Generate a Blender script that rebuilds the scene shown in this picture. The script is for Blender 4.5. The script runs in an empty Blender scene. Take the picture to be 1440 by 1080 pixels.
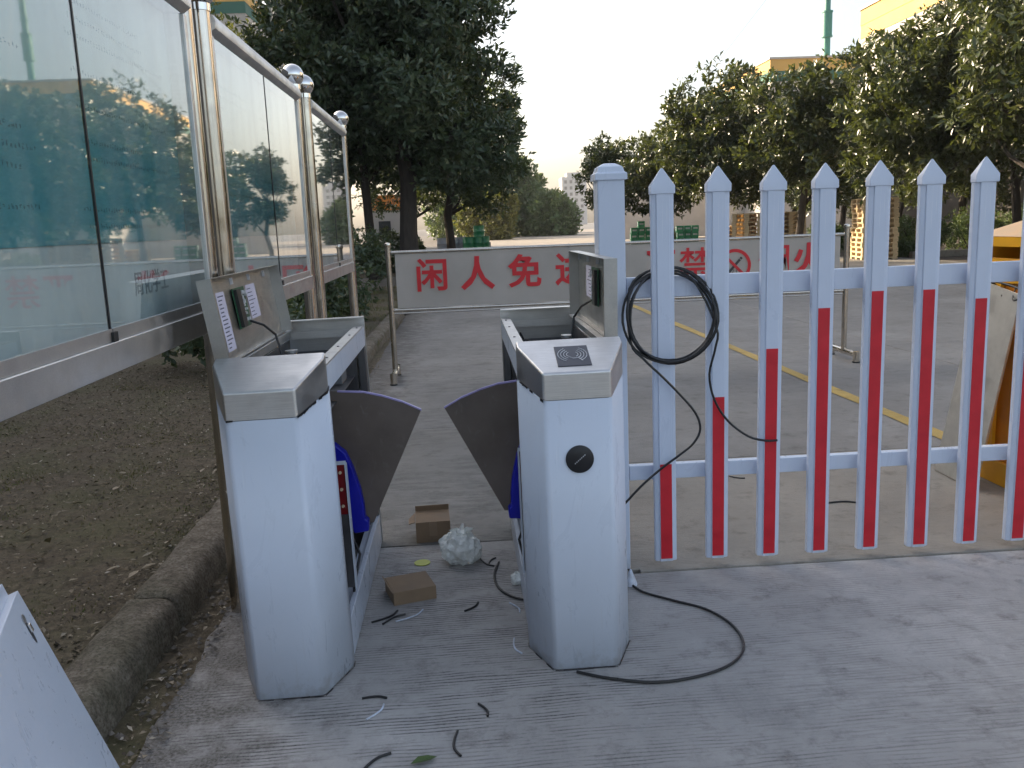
import bpy, bmesh, math, random
import numpy as np
from mathutils import Vector, Matrix, noise as mnoise
R = math.radians
scene = bpy.context.scene
COL = scene.collection

# ------------------------------------------------------------------ camera
camd = bpy.data.cameras.new("camera")
cam = bpy.data.objects.new("camera", camd); COL.objects.link(cam)
camd.sensor_width = 36.0; camd.lens = 36.0 * 1237.0 / 1440.0
camd.clip_end = 3000; camd.clip_start = 0.05
F = 1237.0; dv = Vector((646 - 720, 318 - 540, F)).normalized()
up = Vector((1, -0.040, 0)).cross(dv).normalized()
if up.y > 0: up = -up
dx = dv.cross(up)
if dx.x < 0: dx = -dx
# rows: world axes expressed in image axes (right, down, forward)
Rm = Matrix((dx, dv, up))
right = Rm @ Vector((1, 0, 0)); down = Rm @ Vector((0, 1, 0)); fwd = Rm @ Vector((0, 0, 1))
cm = Matrix((right, -down, -fwd)).transposed().to_4x4()
cm.translation = (0, 0, 1.40)
cam.matrix_world = cm
scene.camera = cam

# ------------------------------------------------------------------ sky and sun
SUN_AZ = R(-50); SUN_EL = R(23)
world = bpy.data.worlds.new("World"); scene.world = world; world.use_nodes = True
wn = world.node_tree.nodes; wl = world.node_tree.links
sky = wn.new("ShaderNodeTexSky"); sky.sky_type = 'NISHITA'; sky.sun_disc = False
sky.sun_elevation = SUN_EL; sky.sun_rotation = SUN_AZ
sky.air_density = 1.0; sky.dust_density = 4.5; sky.ozone_density = 0.8
bg = wn["Background"]; bg.inputs[1].default_value = 0.15
hs = wn.new('ShaderNodeHueSaturation'); hs.inputs['Saturation'].default_value = .70  # thin white haze over the whole sky
wl.new(sky.outputs[0], hs.inputs['Color']); wl.new(hs.outputs[0], bg.inputs[0])
sd = bpy.data.lights.new("sun", 'SUN'); sd.energy = 4.5; sd.angle = R(0.55); sd.color = (1.0, 0.80, 0.56)
sun = bpy.data.objects.new("sun", sd); COL.objects.link(sun)
sdir = Vector((math.sin(SUN_AZ) * math.cos(SUN_EL), math.cos(SUN_AZ) * math.cos(SUN_EL), math.sin(SUN_EL)))
sun.rotation_euler = sdir.to_track_quat('Z', 'Y').to_euler(); sun.location = (-20, 0, 30)
scene.view_settings.view_transform = 'Standard'; scene.view_settings.look = 'None'
scene.view_settings.exposure = 1.28; scene.view_settings.gamma = 1.0
scene.view_settings.use_curve_mapping = False
scene.cycles.max_bounces = 8; scene.cycles.transparent_max_bounces = 12
rnd = random.Random(7)

# ------------------------------------------------------------------ mesh helpers
class MB:
    def __init__(s): s.v = []; s.f = []
    def add(s, vs, fs):
        o = len(s.v); s.v += [tuple(v) for v in vs]; s.f += [tuple(i + o for i in f) for f in fs]; return s
    def box(s, x0, y0, z0, x1, y1, z1, m=None):
        vs = [(x0,y0,z0),(x1,y0,z0),(x1,y1,z0),(x0,y1,z0),(x0,y0,z1),(x1,y0,z1),(x1,y1,z1),(x0,y1,z1)]
        if m is not None: vs = [m @ Vector(v) for v in vs]
        return s.add(vs, [(0,3,2,1),(4,5,6,7),(0,1,5,4),(1,2,6,5),(2,3,7,6),(3,0,4,7)])
    def prism(s, pts, a, b, axis='y'):
        """extrude a 2D outline from a to b along an axis"""
        n = len(pts)
        mk = {'y': lambda p, t: (p[0], t, p[1]), 'z': lambda p, t: (p[0], p[1], t), 'x': lambda p, t: (t, p[0], p[1])}[axis]
        vs = [mk(p, a) for p in pts] + [mk(p, b) for p in pts]
        fs = [tuple(range(n))[::-1], tuple(range(n, 2 * n))] + [(i, (i+1) % n, n + (i+1) % n, n + i) for i in range(n)]
        return s.add(vs, fs)
    def tube(s, pts, r, n=8, cap=True, closed=False):
        pts = [Vector(p) for p in pts]; k = len(pts); o = len(s.v); rs = r if isinstance(r, (list, tuple)) else [r] * k
        prev = None
        for i, p in enumerate(pts):
            if closed: t = (pts[(i+1) % k] - pts[i-1]).normalized()
            else: t = (pts[min(i+1, k-1)] - pts[max(i-1, 0)]).normalized()
            if prev is None: u = t.orthogonal().normalized()
            else:
                u = prev - t * prev.dot(t); u = u.normalized() if u.length > 1e-6 else t.orthogonal().normalized()
            prev = u; w = t.cross(u)
            for j in range(n):
                a = 2 * math.pi * j / n; s.v.append(tuple(p + (u * math.cos(a) + w * math.sin(a)) * rs[i]))
        for i in range(k if closed else k - 1):
            i2 = (i + 1) % k
            for j in range(n):
                j2 = (j + 1) % n; s.f.append((o+i*n+j, o+i*n+j2, o+i2*n+j2, o+i2*n+j))
        if cap and not closed:
            s.f.append(tuple(o + j for j in range(n))[::-1]); s.f.append(tuple(o + (k-1)*n + j for j in range(n)))
        return s
    def lathe(s, prof, c=(0,0,0), n=24, axis='z'):
        o = len(s.v); k = len(prof)
        for (r, z) in prof:
            for j in range(n):
                a = 2*math.pi*j/n; q = (r*math.cos(a), r*math.sin(a), z)
                if axis == 'y': q = (q[0], q[2], q[1])
                if axis == 'x': q = (q[2], q[0], q[1])
                s.v.append((c[0]+q[0], c[1]+q[1], c[2]+q[2]))
        for i in range(k-1):
            for j in range(n):
                j2 = (j+1) % n; s.f.append((o+i*n+j, o+i*n+j2, o+(i+1)*n+j2, o+(i+1)*n+j))
        s.f.append(tuple(o+j for j in range(n))[::-1]); s.f.append(tuple(o+(k-1)*n+j for j in range(n)))
        return s
    def build(s, name, mat, parent=None, smooth=False, bevel=0, loc=None, seg=2, solid=0):
        me = bpy.data.meshes.new(name); me.from_pydata(s.v, [], s.f)
        bm = bmesh.new(); bm.from_mesh(me); bmesh.ops.recalc_face_normals(bm, faces=bm.faces); bm.to_mesh(me); bm.free()
        return link(name, me, mat, parent, smooth, bevel, loc, seg, solid)
def link(name, me, mat, parent=None, smooth=False, bevel=0, loc=None, seg=2, solid=0):
    if mat is not None: me.materials.append(mat)
    o = bpy.data.objects.new(name, me); COL.objects.link(o)
    if parent is not None: o.parent = parent
    if loc is not None: o.location = loc
    if smooth: me.shade_smooth(); me.set_sharp_from_angle(angle=R(38))
    if solid:
        m = o.modifiers.new("thickness", 'SOLIDIFY'); m.thickness = solid; m.offset = -1
    if bevel:
        m = o.modifiers.new("edges", 'BEVEL'); m.width = bevel; m.segments = seg; m.limit_method = 'ANGLE'; m.angle_limit = R(35)
        me.shade_smooth(); me.set_sharp_from_angle(angle=R(38)) if False else None
        m.harden_normals = True
    return o
def tag(o, label=None, cat=None, group=None, kind=None):
    if label: o['label'] = label
    if cat: o['category'] = cat
    if group: o['group'] = group
    if kind: o['kind'] = kind
    return o
def thing(name, loc, label, cat, group=None, rz=0):
    o = bpy.data.objects.new(name, None); COL.objects.link(o); o.location = loc; o.rotation_euler.z = rz; o.empty_display_size = .1
    return tag(o, label, cat, group)
def copy_tree(o, parent=None):
    c = o.copy(); COL.objects.link(c)
    if parent is not None: c.parent = parent
    for ch in list(o.children): copy_tree(ch, c)
    return c
def np_mesh(name, V, Fc, attr=None):
    """fast mesh: V (n,3), Fc (m,k)"""
    me = bpy.data.meshes.new(name); n = len(V); m, k = Fc.shape
    me.vertices.add(n); me.vertices.foreach_set("co", V.astype(np.float32).ravel())
    me.loops.add(m * k); me.loops.foreach_set("vertex_index", Fc.astype(np.int32).ravel())
    me.polygons.add(m); me.polygons.foreach_set("loop_start", np.arange(0, m*k, k, dtype=np.int32))
    me.update(calc_edges=True)
    if attr is not None:
        a = me.attributes.new("tint", 'FLOAT', 'POINT'); a.data.foreach_set("value", attr.astype(np.float32))
    return me
def text_mesh(body, size, offset=0.0, extrude=0.0005):
    c = bpy.data.curves.new("writing", 'FONT'); c.body = body; c.size = size; c.extrude = extrude; c.offset = offset
    c.align_x = 'CENTER'; c.align_y = 'CENTER'; c.resolution_u = 3
    o = bpy.data.objects.new("writing", c); COL.objects.link(o)
    dg = bpy.context.evaluated_depsgraph_get(); dg.update()
    me = bpy.data.meshes.new_from_object(o.evaluated_get(dg)); bpy.data.objects.remove(o); bpy.data.curves.remove(c)
    return me

# ------------------------------------------------------------------ material helpers
def srgb(r, g, b):
    f = lambda c: ((c/255+.055)/1.055)**2.4 if c > 10 else c/255/12.92
    return (f(r), f(g), f(b), 1)
class NT:
    def __init__(s, name):
        s.m = bpy.data.materials.new(name); s.m.use_nodes = True; s.t = s.m.node_tree; s.b = s.t.nodes["Principled BSDF"]; s.out = s.t.nodes["Material Output"]
    def n(s, typ, **kw):
        nd = s.t.nodes.new(typ)
        for k, v in kw.items():
            if k.startswith('i_'): nd.inputs[int(k[2:])].default_value = v
            else: setattr(nd, k, v)
        return nd
    def l(s, a, b): s.t.links.new(a, b)
    def coords(s, kind='Object', scale=(1,1,1)):
        if kind == 'World': o = s.n("ShaderNodeNewGeometry").outputs["Position"]
        else: o = s.n("ShaderNodeTexCoord").outputs[kind]
        mp = s.n("ShaderNodeMapping"); mp.inputs["Scale"].default_value = scale; s.l(o, mp.inputs[0]); return mp.outputs[0]
    def noise(s, co, scale, detail=4, rough=.55, dist=0):
        nd = s.n("ShaderNodeTexNoise"); nd.inputs["Scale"].default_value = scale; nd.inputs["Detail"].default_value = detail
        nd.inputs["Roughness"].default_value = rough; nd.inputs["Distortion"].default_value = dist; s.l(co, nd.inputs["Vector"]); return nd.outputs["Fac"]
    def ramp(s, fac, stops):
        nd = s.n("ShaderNodeValToRGB"); e = nd.color_ramp.elements
        while len(e) < len(stops): e.new(.5)
        for i, (p, c) in enumerate(stops):
            e[i].position = p; e[i].color = c if len(c) == 4 else (*c, 1)
        s.l(fac, nd.inputs[0]); return nd.outputs[0]
    def mix(s, fac, a, b, mode='MIX'):
        nd = s.n("ShaderNodeMix", data_type='RGBA', blend_type=mode)
        if isinstance(fac, (int, float)): nd.inputs[0].default_value = fac
        else: s.l(fac, nd.inputs[0])
        for i, x in ((6, a), (7, b)):
            if isinstance(x, (tuple, list)): nd.inputs[i].default_value = x if len(x) == 4 else (*x, 1)
            else: s.l(x, nd.inputs[i])
        return nd.outputs[2]
    def bump(s, h, strength=.3, dist=.01):
        nd = s.n("ShaderNodeBump"); nd.inputs["Strength"].default_value = strength; nd.inputs["Distance"].default_value = dist
        s.l(h, nd.inputs["Height"]); s.l(nd.outputs[0], s.b.inputs["Normal"]); return nd
def g3(v): return (v, v, v, 1)
def mat(name, base, rough=.5, metal=0, var=.15, vscale=8, bump=0, bscale=60, spec=.5, aniso=None, coord='Object', rvar=0.1):
    t = NT(name); c = base if len(base) == 4 else (*base, 1)
    co = t.coords(coord, aniso or (1,1,1))
    n = t.noise(co, vscale, 5)
    lo = tuple(x*(1-var) for x in c[:3]) + (1,); hi = tuple(min(1, x*(1+var)) for x in c[:3]) + (1,)
    t.l(t.ramp(n, [(.3, lo), (.7, hi)]), t.b.inputs["Base Color"])
    t.l(t.ramp(n, [(.3, g3(max(0, rough-rvar))), (.7, g3(min(1, rough+rvar)))]), t.b.inputs["Roughness"])
    t.b.inputs["Metallic"].default_value = metal; t.b.inputs["Specular IOR Level"].default_value = spec
    if bump: t.bump(t.noise(co, bscale, 4), bump, .004)
    return t.m
def white_paint(name, base=(.74,.76,.79), dirt=.35):
    t = NT(name); co = t.coords('Object')
    n = t.noise(co, 5, 6, .6); n2 = t.noise(t.coords('Object', (30, 30, 1.5)), 2, 4, .6)
    c = t.ramp(n, [(.25, tuple(x*.93 for x in base)), (.75, base)])
    c = t.mix(t.ramp(n2, [(.62, g3(0)), (.8, g3(dirt))]), c, (.42,.40,.37))
    sp = t.n("ShaderNodeTexVoronoi"); sp.inputs["Scale"].default_value = 38; t.l(co, sp.inputs["Vector"])
    c = t.mix(t.ramp(sp.outputs["Distance"], [(.02, g3(.35)), (.045, g3(0))]), c, (.3,.28,.25))
    sx = t.n("ShaderNodeSeparateXYZ"); t.l(t.n("ShaderNodeNewGeometry").outputs["Position"], sx.inputs[0])
    mr = t.n("ShaderNodeMapRange"); mr.inputs[1].default_value = .16; mr.inputs[2].default_value = 0; mr.inputs[3].default_value = 0; mr.inputs[4].default_value = .36; t.l(sx.outputs[2], mr.inputs[0])
    dm = t.n("ShaderNodeMath", operation='ADD'); t.l(mr.outputs[0], dm.inputs[0]); t.l(t.noise(co, 16, 7, .7), dm.inputs[1])
    c = t.mix(t.ramp(dm.outputs[0], [(.74, g3(0)), (.95, g3(.45))]), c, (.30,.29,.275))
    sm = t.noise(t.coords('Object', (1, 1, .35)), 7, 7, .72, 1.5); c = t.mix(t.ramp(sm, [(.56, g3(0)), (.74, g3(.13))]), c, tuple(x*.62 for x in base))
    sc_ = t.noise(t.coords('Object', (60, 60, 1.2)), 2.5, 3, .5); c = t.mix(t.ramp(sc_, [(.70, g3(0)), (.74, g3(.35))]), c, (.86,.88,.9))
    t.l(c, t.b.inputs["Base Color"]); t.l(t.ramp(sm, [(.4, g3(.27)), (.7, g3(.5))]), t.b.inputs["Roughness"])
    t.bump(t.noise(co, 3.5, 2), .12, .01)
    return t.m
def steel(name, base=(.56,.55,.53), rough=.3, aniso=(1, 40, 40), var=.14):
    t = NT(name); co = t.coords('Object', aniso); n = t.noise(co, 9, 5, .65); n2 = t.noise(t.coords('Object'), 11, 4)
    c = t.ramp(n, [(.3, tuple(x*(1-var) for x in base)), (.7, tuple(min(1, x*(1+var*.6)) for x in base))])
    c = t.mix(t.ramp(n2, [(.45, g3(0)), (.75, g3(.45))]), c, tuple(x*.7 for x in base))
    t.l(c, t.b.inputs["Base Color"]); t.b.inputs["Metallic"].default_value = 1
    t.l(t.ramp(n2, [(.3, g3(rough-.07)), (.7, g3(rough+.12))]), t.b.inputs["Roughness"])
    t.bump(n, .06, .002)
    return t.m
def glass(name, tint=(.93,.98,.97), dirt=.05):
    t = NT(name); tr = t.n("ShaderNodeBsdfTransparent"); tr.inputs[0].default_value = (*tint, 1)
    gl = t.n("ShaderNodeBsdfGlossy"); gl.inputs["Roughness"].default_value = 0.022
    fr = t.n("ShaderNodeFresnel"); fr.inputs[0].default_value = 1.75
    bp = t.n("ShaderNodeBump"); bp.inputs["Strength"].default_value = .03; bp.inputs["Distance"].default_value = .003
    t.l(t.noise(t.coords('World'), 2.2, 2), bp.inputs["Height"]); t.l(bp.outputs[0], gl.inputs["Normal"])
    ge = t.n("ShaderNodeNewGeometry"); iv = t.n("ShaderNodeMath", operation='SUBTRACT'); iv.inputs[0].default_value = 1.0; t.l(ge.outputs["Backfacing"], iv.inputs[1])
    ml = t.n("ShaderNodeMath", operation='MULTIPLY'); t.l(fr.outputs[0], ml.inputs[0]); t.l(iv.outputs[0], ml.inputs[1])
    m15 = t.n("ShaderNodeMath", operation='MULTIPLY'); m15.use_clamp = True; t.l(ml.outputs[0], m15.inputs[0]); m15.inputs[1].default_value = 1.9
    mx = t.n("ShaderNodeMixShader"); t.l(m15.outputs[0], mx.inputs[0]); t.l(tr.outputs[0], mx.inputs[1]); t.l(gl.outputs[0], mx.inputs[2])
    df = t.n("ShaderNodeBsdfDiffuse"); df.inputs[0].default_value = (.6,.62,.6,1)
    m2 = t.n("ShaderNodeMixShader"); st = t.noise(t.coords('World', (1, 3.5, .5)), 2.2, 6, .6)
    t.l(t.ramp(st, [(.4, g3(0)), (.8, g3(dirt*2))]), m2.inputs[0]); t.l(mx.outputs[0], m2.inputs[1]); t.l(df.outputs[0], m2.inputs[2])
    t.l(m2.outputs[0], t.out.inputs[0]); return t.m
def leaf_mat(name, stops, rough=.38, trans=.25):
    t = NT(name); a = t.n("ShaderNodeAttribute", attribute_name="tint")
    c = t.ramp(a.outputs["Fac"], stops); t.l(c, t.b.inputs["Base Color"]); t.b.inputs["Roughness"].default_value = rough
    tl = t.n("ShaderNodeBsdfTranslucent"); t.l(t.mix(.6, c, (.25,.3,.04)), tl.inputs[0])
    mx = t.n("ShaderNodeMixShader"); mx.inputs[0].default_value = trans; t.l(t.b.outputs[0], mx.inputs[1]); t.l(tl.outputs[0], mx.inputs[2])
    t.l(mx.outputs[0], t.out.inputs[0]); return t.m

def concrete(name, base, brush=.5, seed=0.0, stain=.5):
    t = NT(name); co = t.coords('World'); mp = t.n("ShaderNodeMapping"); mp.inputs["Location"].default_value = (seed, seed*1.7, 0)
    t.l(co, mp.inputs[0]); co = mp.outputs[0]
    big = t.noise(co, .9, 6, .62, .6); mid = t.noise(co, 6, 6, .65); fine = t.noise(co, 90, 3, .7)
    m2 = t.n("ShaderNodeMapping"); m2.inputs["Scale"].default_value = (3.2, 40, 1); m2.inputs["Rotation"].default_value = (0,0,R(-3)); t.l(co, m2.inputs[0])
    br0 = t.noise(m2.outputs[0], 1.6, 5, .75, .3); pm_ = t.ramp(t.noise(co, 1.35, 5, .6, .8), [(.40, g3(.22)), (.60, g3(0))])
    sm_ = t.n('ShaderNodeMath', operation='ADD'); t.l(br0, sm_.inputs[0]); t.l(pm_, sm_.inputs[1]); br = sm_.outputs[0]
    c = t.ramp(big, [(.3, tuple(x*.66 for x in base)), (.7, tuple(x*1.18 for x in base))])
    c = t.mix(t.ramp(t.noise(co, .55, 5, .6, .4), [(.42, g3(0)), (.62, g3(.8*stain))]), c, tuple(x*.5 for x in base))
    c = t.mix(t.ramp(t.noise(co, 19, 6, .75), [(.36, g3(.6*stain)), (.48, g3(0))]), c, tuple(x*.4 for x in base))
    c = t.mix(t.ramp(mid, [(.35, g3(.45)), (.62, g3(0))]), c, tuple(x*.62 for x in base))
    c = t.mix(t.ramp(br, [(.36, g3(brush)), (.53, g3(0))]), c, tuple(x*.36 for x in base))
    wv = t.n("ShaderNodeTexWave", wave_type='BANDS', bands_direction='Y'); wv.inputs["Scale"].default_value = 19; wv.inputs["Distortion"].default_value = 7; wv.inputs["Detail"].default_value = 4; wv.inputs["Detail Scale"].default_value = .35; wv.inputs["Detail Roughness"].default_value = .6
    m3 = t.n("ShaderNodeMapping"); m3.inputs["Rotation"].default_value = (0,0,R(-3)); m3.inputs["Scale"].default_value = (.35,1,1); t.l(co, m3.inputs[0]); t.l(m3.outputs[0], wv.inputs["Vector"])
    gm_ = t.n("ShaderNodeMath", operation='MULTIPLY'); t.l(t.ramp(wv.outputs["Fac"], [(.06, g3(1)), (.38, g3(0))]), gm_.inputs[0])
    m4_ = t.n("ShaderNodeMapping"); m4_.inputs["Scale"].default_value = (2.6, 9, 1); t.l(co, m4_.inputs[0])
    ga_ = t.n("ShaderNodeMath", operation='MULTIPLY'); t.l(t.ramp(t.noise(m4_.outputs[0], 1.5, 5, .65), [(.44, g3(0)), (.60, g3(1))]), ga_.inputs[0]); t.l(t.ramp(t.noise(co, 1.1, 4, .55, .5), [(.36, g3(0)), (.52, g3(1))]), ga_.inputs[1])
    sx2 = t.n("ShaderNodeSeparateXYZ"); t.l(t.n("ShaderNodeNewGeometry").outputs["Position"], sx2.inputs[0]); mr2 = t.n("ShaderNodeMapRange")   # the right-hand bay was finished smoother
    mr2.inputs[1].default_value = .2; mr2.inputs[2].default_value = 1.0; mr2.inputs[3].default_value = 1; mr2.inputs[4].default_value = .22; t.l(sx2.outputs[0], mr2.inputs[0])
    gx_ = t.n("ShaderNodeMath", operation='MULTIPLY'); t.l(ga_.outputs[0], gx_.inputs[0]); t.l(mr2.outputs[0], gx_.inputs[1]); ga_ = gx_
    t.l(ga_.outputs[0], gm_.inputs[1]); gs_ = t.n("ShaderNodeMath", operation='MULTIPLY'); gs_.inputs[1].default_value = min(1, brush*1.7); t.l(gm_.outputs[0], gs_.inputs[0])
    c = t.mix(gs_.outputs[0], c, tuple(x*.12 for x in base))
    c = t.mix(t.ramp(t.noise(co, 2.1, 8, .72, 1.2), [(.50, g3(0)), (.68, g3(stain))]), c, tuple(x*.45 for x in base))
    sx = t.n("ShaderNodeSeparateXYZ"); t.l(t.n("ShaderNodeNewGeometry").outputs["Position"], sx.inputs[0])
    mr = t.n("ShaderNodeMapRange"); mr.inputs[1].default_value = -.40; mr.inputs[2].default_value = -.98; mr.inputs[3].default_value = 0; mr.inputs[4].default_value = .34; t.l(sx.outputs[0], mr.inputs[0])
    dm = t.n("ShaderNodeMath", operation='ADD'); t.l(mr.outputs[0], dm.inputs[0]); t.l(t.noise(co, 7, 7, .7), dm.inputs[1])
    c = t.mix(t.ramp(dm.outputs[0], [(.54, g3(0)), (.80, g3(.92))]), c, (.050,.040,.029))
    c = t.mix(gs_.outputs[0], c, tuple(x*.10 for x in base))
    sp = t.n("ShaderNodeTexVoronoi"); sp.inputs["Scale"].default_value = 17; t.l(co, sp.inputs["Vector"])
    c = t.mix(t.ramp(sp.outputs["Distance"], [(.03, g3(.35)), (.06, g3(0))]), c, tuple(x*1.35 for x in base))
    c = t.mix(t.ramp(fine, [(.35, g3(.5)), (.65, g3(0))]), c, tuple(x*.75 for x in base))
    t.l(c, t.b.inputs["Base Color"]); t.l(t.ramp(mid, [(.3, g3(.62)), (.7, g3(.85))]), t.b.inputs["Roughness"])
    ad = t.n("ShaderNodeMath", operation='ADD'); t.l(fine, ad.inputs[0]); t.l(br, ad.inputs[1])
    t.bump(ad.outputs[0], .55, .006); t.b.inputs["Specular IOR Level"].default_value = .35
    return t.m

M = {}
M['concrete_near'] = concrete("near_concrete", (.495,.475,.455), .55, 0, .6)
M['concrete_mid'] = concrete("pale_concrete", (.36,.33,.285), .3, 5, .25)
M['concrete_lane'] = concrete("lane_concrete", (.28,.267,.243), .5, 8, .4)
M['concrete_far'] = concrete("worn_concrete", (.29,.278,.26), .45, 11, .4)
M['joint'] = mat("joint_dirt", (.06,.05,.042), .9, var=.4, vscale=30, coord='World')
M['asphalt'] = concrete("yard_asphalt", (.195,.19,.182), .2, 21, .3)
M['road_far'] = concrete("sunny_road", (.34,.30,.25), .1, 31, .1)
t = NT("kerb_concrete"); co = t.coords('World'); a_ = t.noise(co, 14, 8, .72); b_ = t.noise(co, 85, 5, .75); d_ = t.noise(co, 2.4, 5, .6)
c = t.ramp(a_, [(.30, (.12,.098,.072)), (.5, (.235,.20,.155)), (.70, (.36,.32,.26))])
c = t.mix(t.ramp(b_, [(.38, g3(.75)), (.55, g3(0))]), c, (.07,.056,.04)); c = t.mix(t.ramp(b_, [(.58, g3(0)), (.72, g3(.6))]), c, (.38,.34,.28))
c = t.mix(t.ramp(d_, [(.5, g3(0)), (.66, g3(.5))]), c, (.06,.065,.03))
t.l(c, t.b.inputs["Base Color"]); t.b.inputs["Roughness"].default_value = .95; t.b.inputs["Specular IOR Level"].default_value = .2; t.bump(b_, .9, .012); M['kerb'] = t.m
M['white'] = white_paint("white_cabinet_paint", (.64,.70,.80), .2)
M['fencewhite'] = white_paint("white_fence_plastic", (.62,.69,.82), .14)
M['steel'] = steel("brushed_steel", (.68,.67,.655), .38)
M['lidsteel'] = steel("lid_steel", (.5,.49,.47), .38, (40, 1, 40))
M['darksteel'] = steel("shaded_steel", (.2,.2,.21), .45, (20, 20, 1))
M['tube'] = steel("polished_tube", (.62,.57,.50), .16, (14, 14, .5), .2)
M['chrome'] = mat("polished_ball", (.75,.73,.70), .06, 1, var=.06, vscale=6, rvar=.03)
M['black'] = mat("black_plastic", (.012,.012,.014), .42, var=.3, vscale=30)
M['cavity'] = mat("dark_mechanism", (.028,.028,.032), .55, var=.4, vscale=12)
M['cable'] = mat("cable_sheath", (.013,.013,.014), .35, var=.2, vscale=50)
t = NT("brown_acrylic"); co = t.coords('Object'); c = t.ramp(t.noise(co, 5, 6, .65), [(.3, (.115,.09,.074)), (.7, (.175,.14,.118))])
c = t.mix(t.ramp(t.noise(t.coords('Object', (1, 1, .5)), 34, 5, .7, 1), [(.58, g3(0)), (.72, g3(.5))]), c, (.22,.19,.17))
t.l(c, t.b.inputs["Base Color"]); t.l(t.ramp(t.noise(co, 20, 5, .7), [(.3, g3(.35)), (.7, g3(.6))]), t.b.inputs["Roughness"]); M['flap'] = t.m
M['flapedge'] = mat("film_edge", (.38,.33,.62), .35, var=.1)
M['blue'] = mat("blue_plastic", (.006,.010,.42), .38, var=.15)
M['red'] = mat("red_reflective_strip", (.60,.014,.028), .42, var=.12, vscale=14)
M['ledred'] = mat("red_led_board", (.22,.008,.012), .4, var=.2)
M['led'] = mat("led_lens", (.75,.6,.42), .2)
M['paper'] = mat("paper_label", (.66,.64,.76), .7, var=.08, vscale=20)
M['ink'] = mat("label_ink", (.10,.10,.16), .7)
M['pcb'] = mat("circuit_board_green", (.02,.10,.045), .4, var=.4, vscale=60)
M['chip'] = mat("chip_black", (.015,.016,.015), .35)
M['silver'] = mat("silver_print", (.62,.63,.66), .4)
M['reader'] = mat("reader_plate", (.045,.047,.062), .34, var=.1)
M['card'] = mat("cardboard", (.26,.18,.112), .8, var=.14, vscale=9, bump=.15, bscale=40)
M['cardin'] = mat("cardboard_inside", (.31,.22,.145), .85, var=.15, vscale=12)
M['yellow'] = mat("yellow_machine_paint", (.88,.44,.02), .4, var=.12, vscale=4)
M['orange'] = mat("shaded_inside_tone", (.70,.26,.015), .5, var=.2, vscale=5)  # deeper orange puts shade into the colour of the box's inside
M['sunlit_roof'] = mat("sunlit_roof_tone", (.80,.50,.24), .5, var=.08)  # paler than the body: sunlight put into the roof colour
M['yellowline'] = concrete("worn_yellow_paint", (.60,.42,.13), .35, 2, .4)
M['bark'] = mat("bark", (.055,.045,.036), .9, var=.35, vscale=14, bump=.8, bscale=30, aniso=(1,1,.25))
M['wood'] = mat("pallet_wood", (.70,.54,.32), .75, var=.22, vscale=6, aniso=(1,1,3))
M['bannersheet'] = mat("banner_sheet", (.60,.58,.55), .5, var=.07, vscale=2, rvar=.05)
M['bannerred'] = mat("banner_red_print", (.62,.022,.030), .5, var=.1)
M['bannerink'] = mat("banner_black_print", (.05,.05,.05), .5)
t = NT("teal_poster"); sx = t.n("ShaderNodeSeparateXYZ"); t.l(t.n("ShaderNodeNewGeometry").outputs["Position"], sx.inputs[0])   # teal print; pale top painted in for the sky's reflection
mr = t.n("ShaderNodeMapRange"); mr.inputs[1].default_value = 1.35; mr.inputs[2].default_value = 2.1; t.l(sx.outputs[2], mr.inputs[0])
c = t.ramp(mr.outputs[0], [(.0, (.10,.38,.45)), (.38, (.12,.40,.46)), (.62, (.52,.62,.60)), (1, (.74,.76,.72))]); c = t.mix(t.ramp(t.noise(t.coords('World'), 1.5, 4), [(.3, g3(.18)), (.7, g3(0))]), c, (.06,.25,.33))
t.l(c, t.b.inputs["Base Color"]); t.b.inputs["Roughness"].default_value = .6; M['teal'] = t.m
M['posterwhite'] = mat("poster_white", (.62,.65,.68), .6, var=.06, vscale=2, coord='World')
M['posterink'] = mat("poster_print", (.03,.15,.19), .6, coord='World')
M['posterink2'] = mat("poster_grey_print", (.22,.24,.27), .6)
M['glass'] = glass("board_glass", dirt=.07)
M['rubber'] = mat("black_rubber", (.02,.02,.02), .7)
M['dead'] = mat("dry_leaf_a", (.22,.15,.085), .75, var=.35, vscale=20)
M['deadpale'] = mat("dry_leaf_b", (.36,.29,.2), .7, var=.3, vscale=20)
M['greenleaf'] = mat("fresh_leaf", (.06,.10,.02), .5, var=.3, vscale=30)
M['lime'] = mat("lime_disc", (.48,.52,.09), .5, var=.1)
M['greendrum'] = mat("green_drum_paint", (.012,.14,.05), .35, var=.15, vscale=4)
M['greydrum'] = mat("grey_drum_paint", (.22,.23,.24), .45, var=.15, vscale=4)
M['crate'] = mat("green_crate_plastic", (.05,.34,.15), .4, var=.15)
M['cratelabel'] = mat("pale_crate_panel", (.62,.66,.60), .5)
M['wallA'] = mat("pale_render", (.46,.43,.39), .85, var=.12, vscale=.6, coord='World')
M['wallgrey'] = mat("grey_render", (.19,.18,.17), .9, var=.15, vscale=.5, coord='World')
M['wall_shade'] = mat('dark_wall_shade', (.095,.088,.08), .92, var=.22, vscale=.7, coord='World')  # dark colour standing in for shade on the lower factory wall
M['bandyellow'] = mat("ochre_band", (.60,.37,.11), .8, var=.1, vscale=.7, coord='World')
M['bandgreen'] = mat("green_band", (.045,.13,.10), .8, var=.1, vscale=.7, coord='World')
M['orangeband'] = mat("orange_band", (.70,.25,.05), .8, var=.1)
M['window'] = mat("dark_window_glass", (.03,.035,.04), .12, var=.2)
M['frame'] = mat("window_frame", (.5,.5,.5), .5)
M['mast'] = mat("mast_green_paint", (.04,.19,.15), .5, var=.12)
M['tower'] = mat("hazy_tower_wall", (.52,.50,.48), .9, var=.05, vscale=.1, coord='World')
M['bag'] = None
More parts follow.
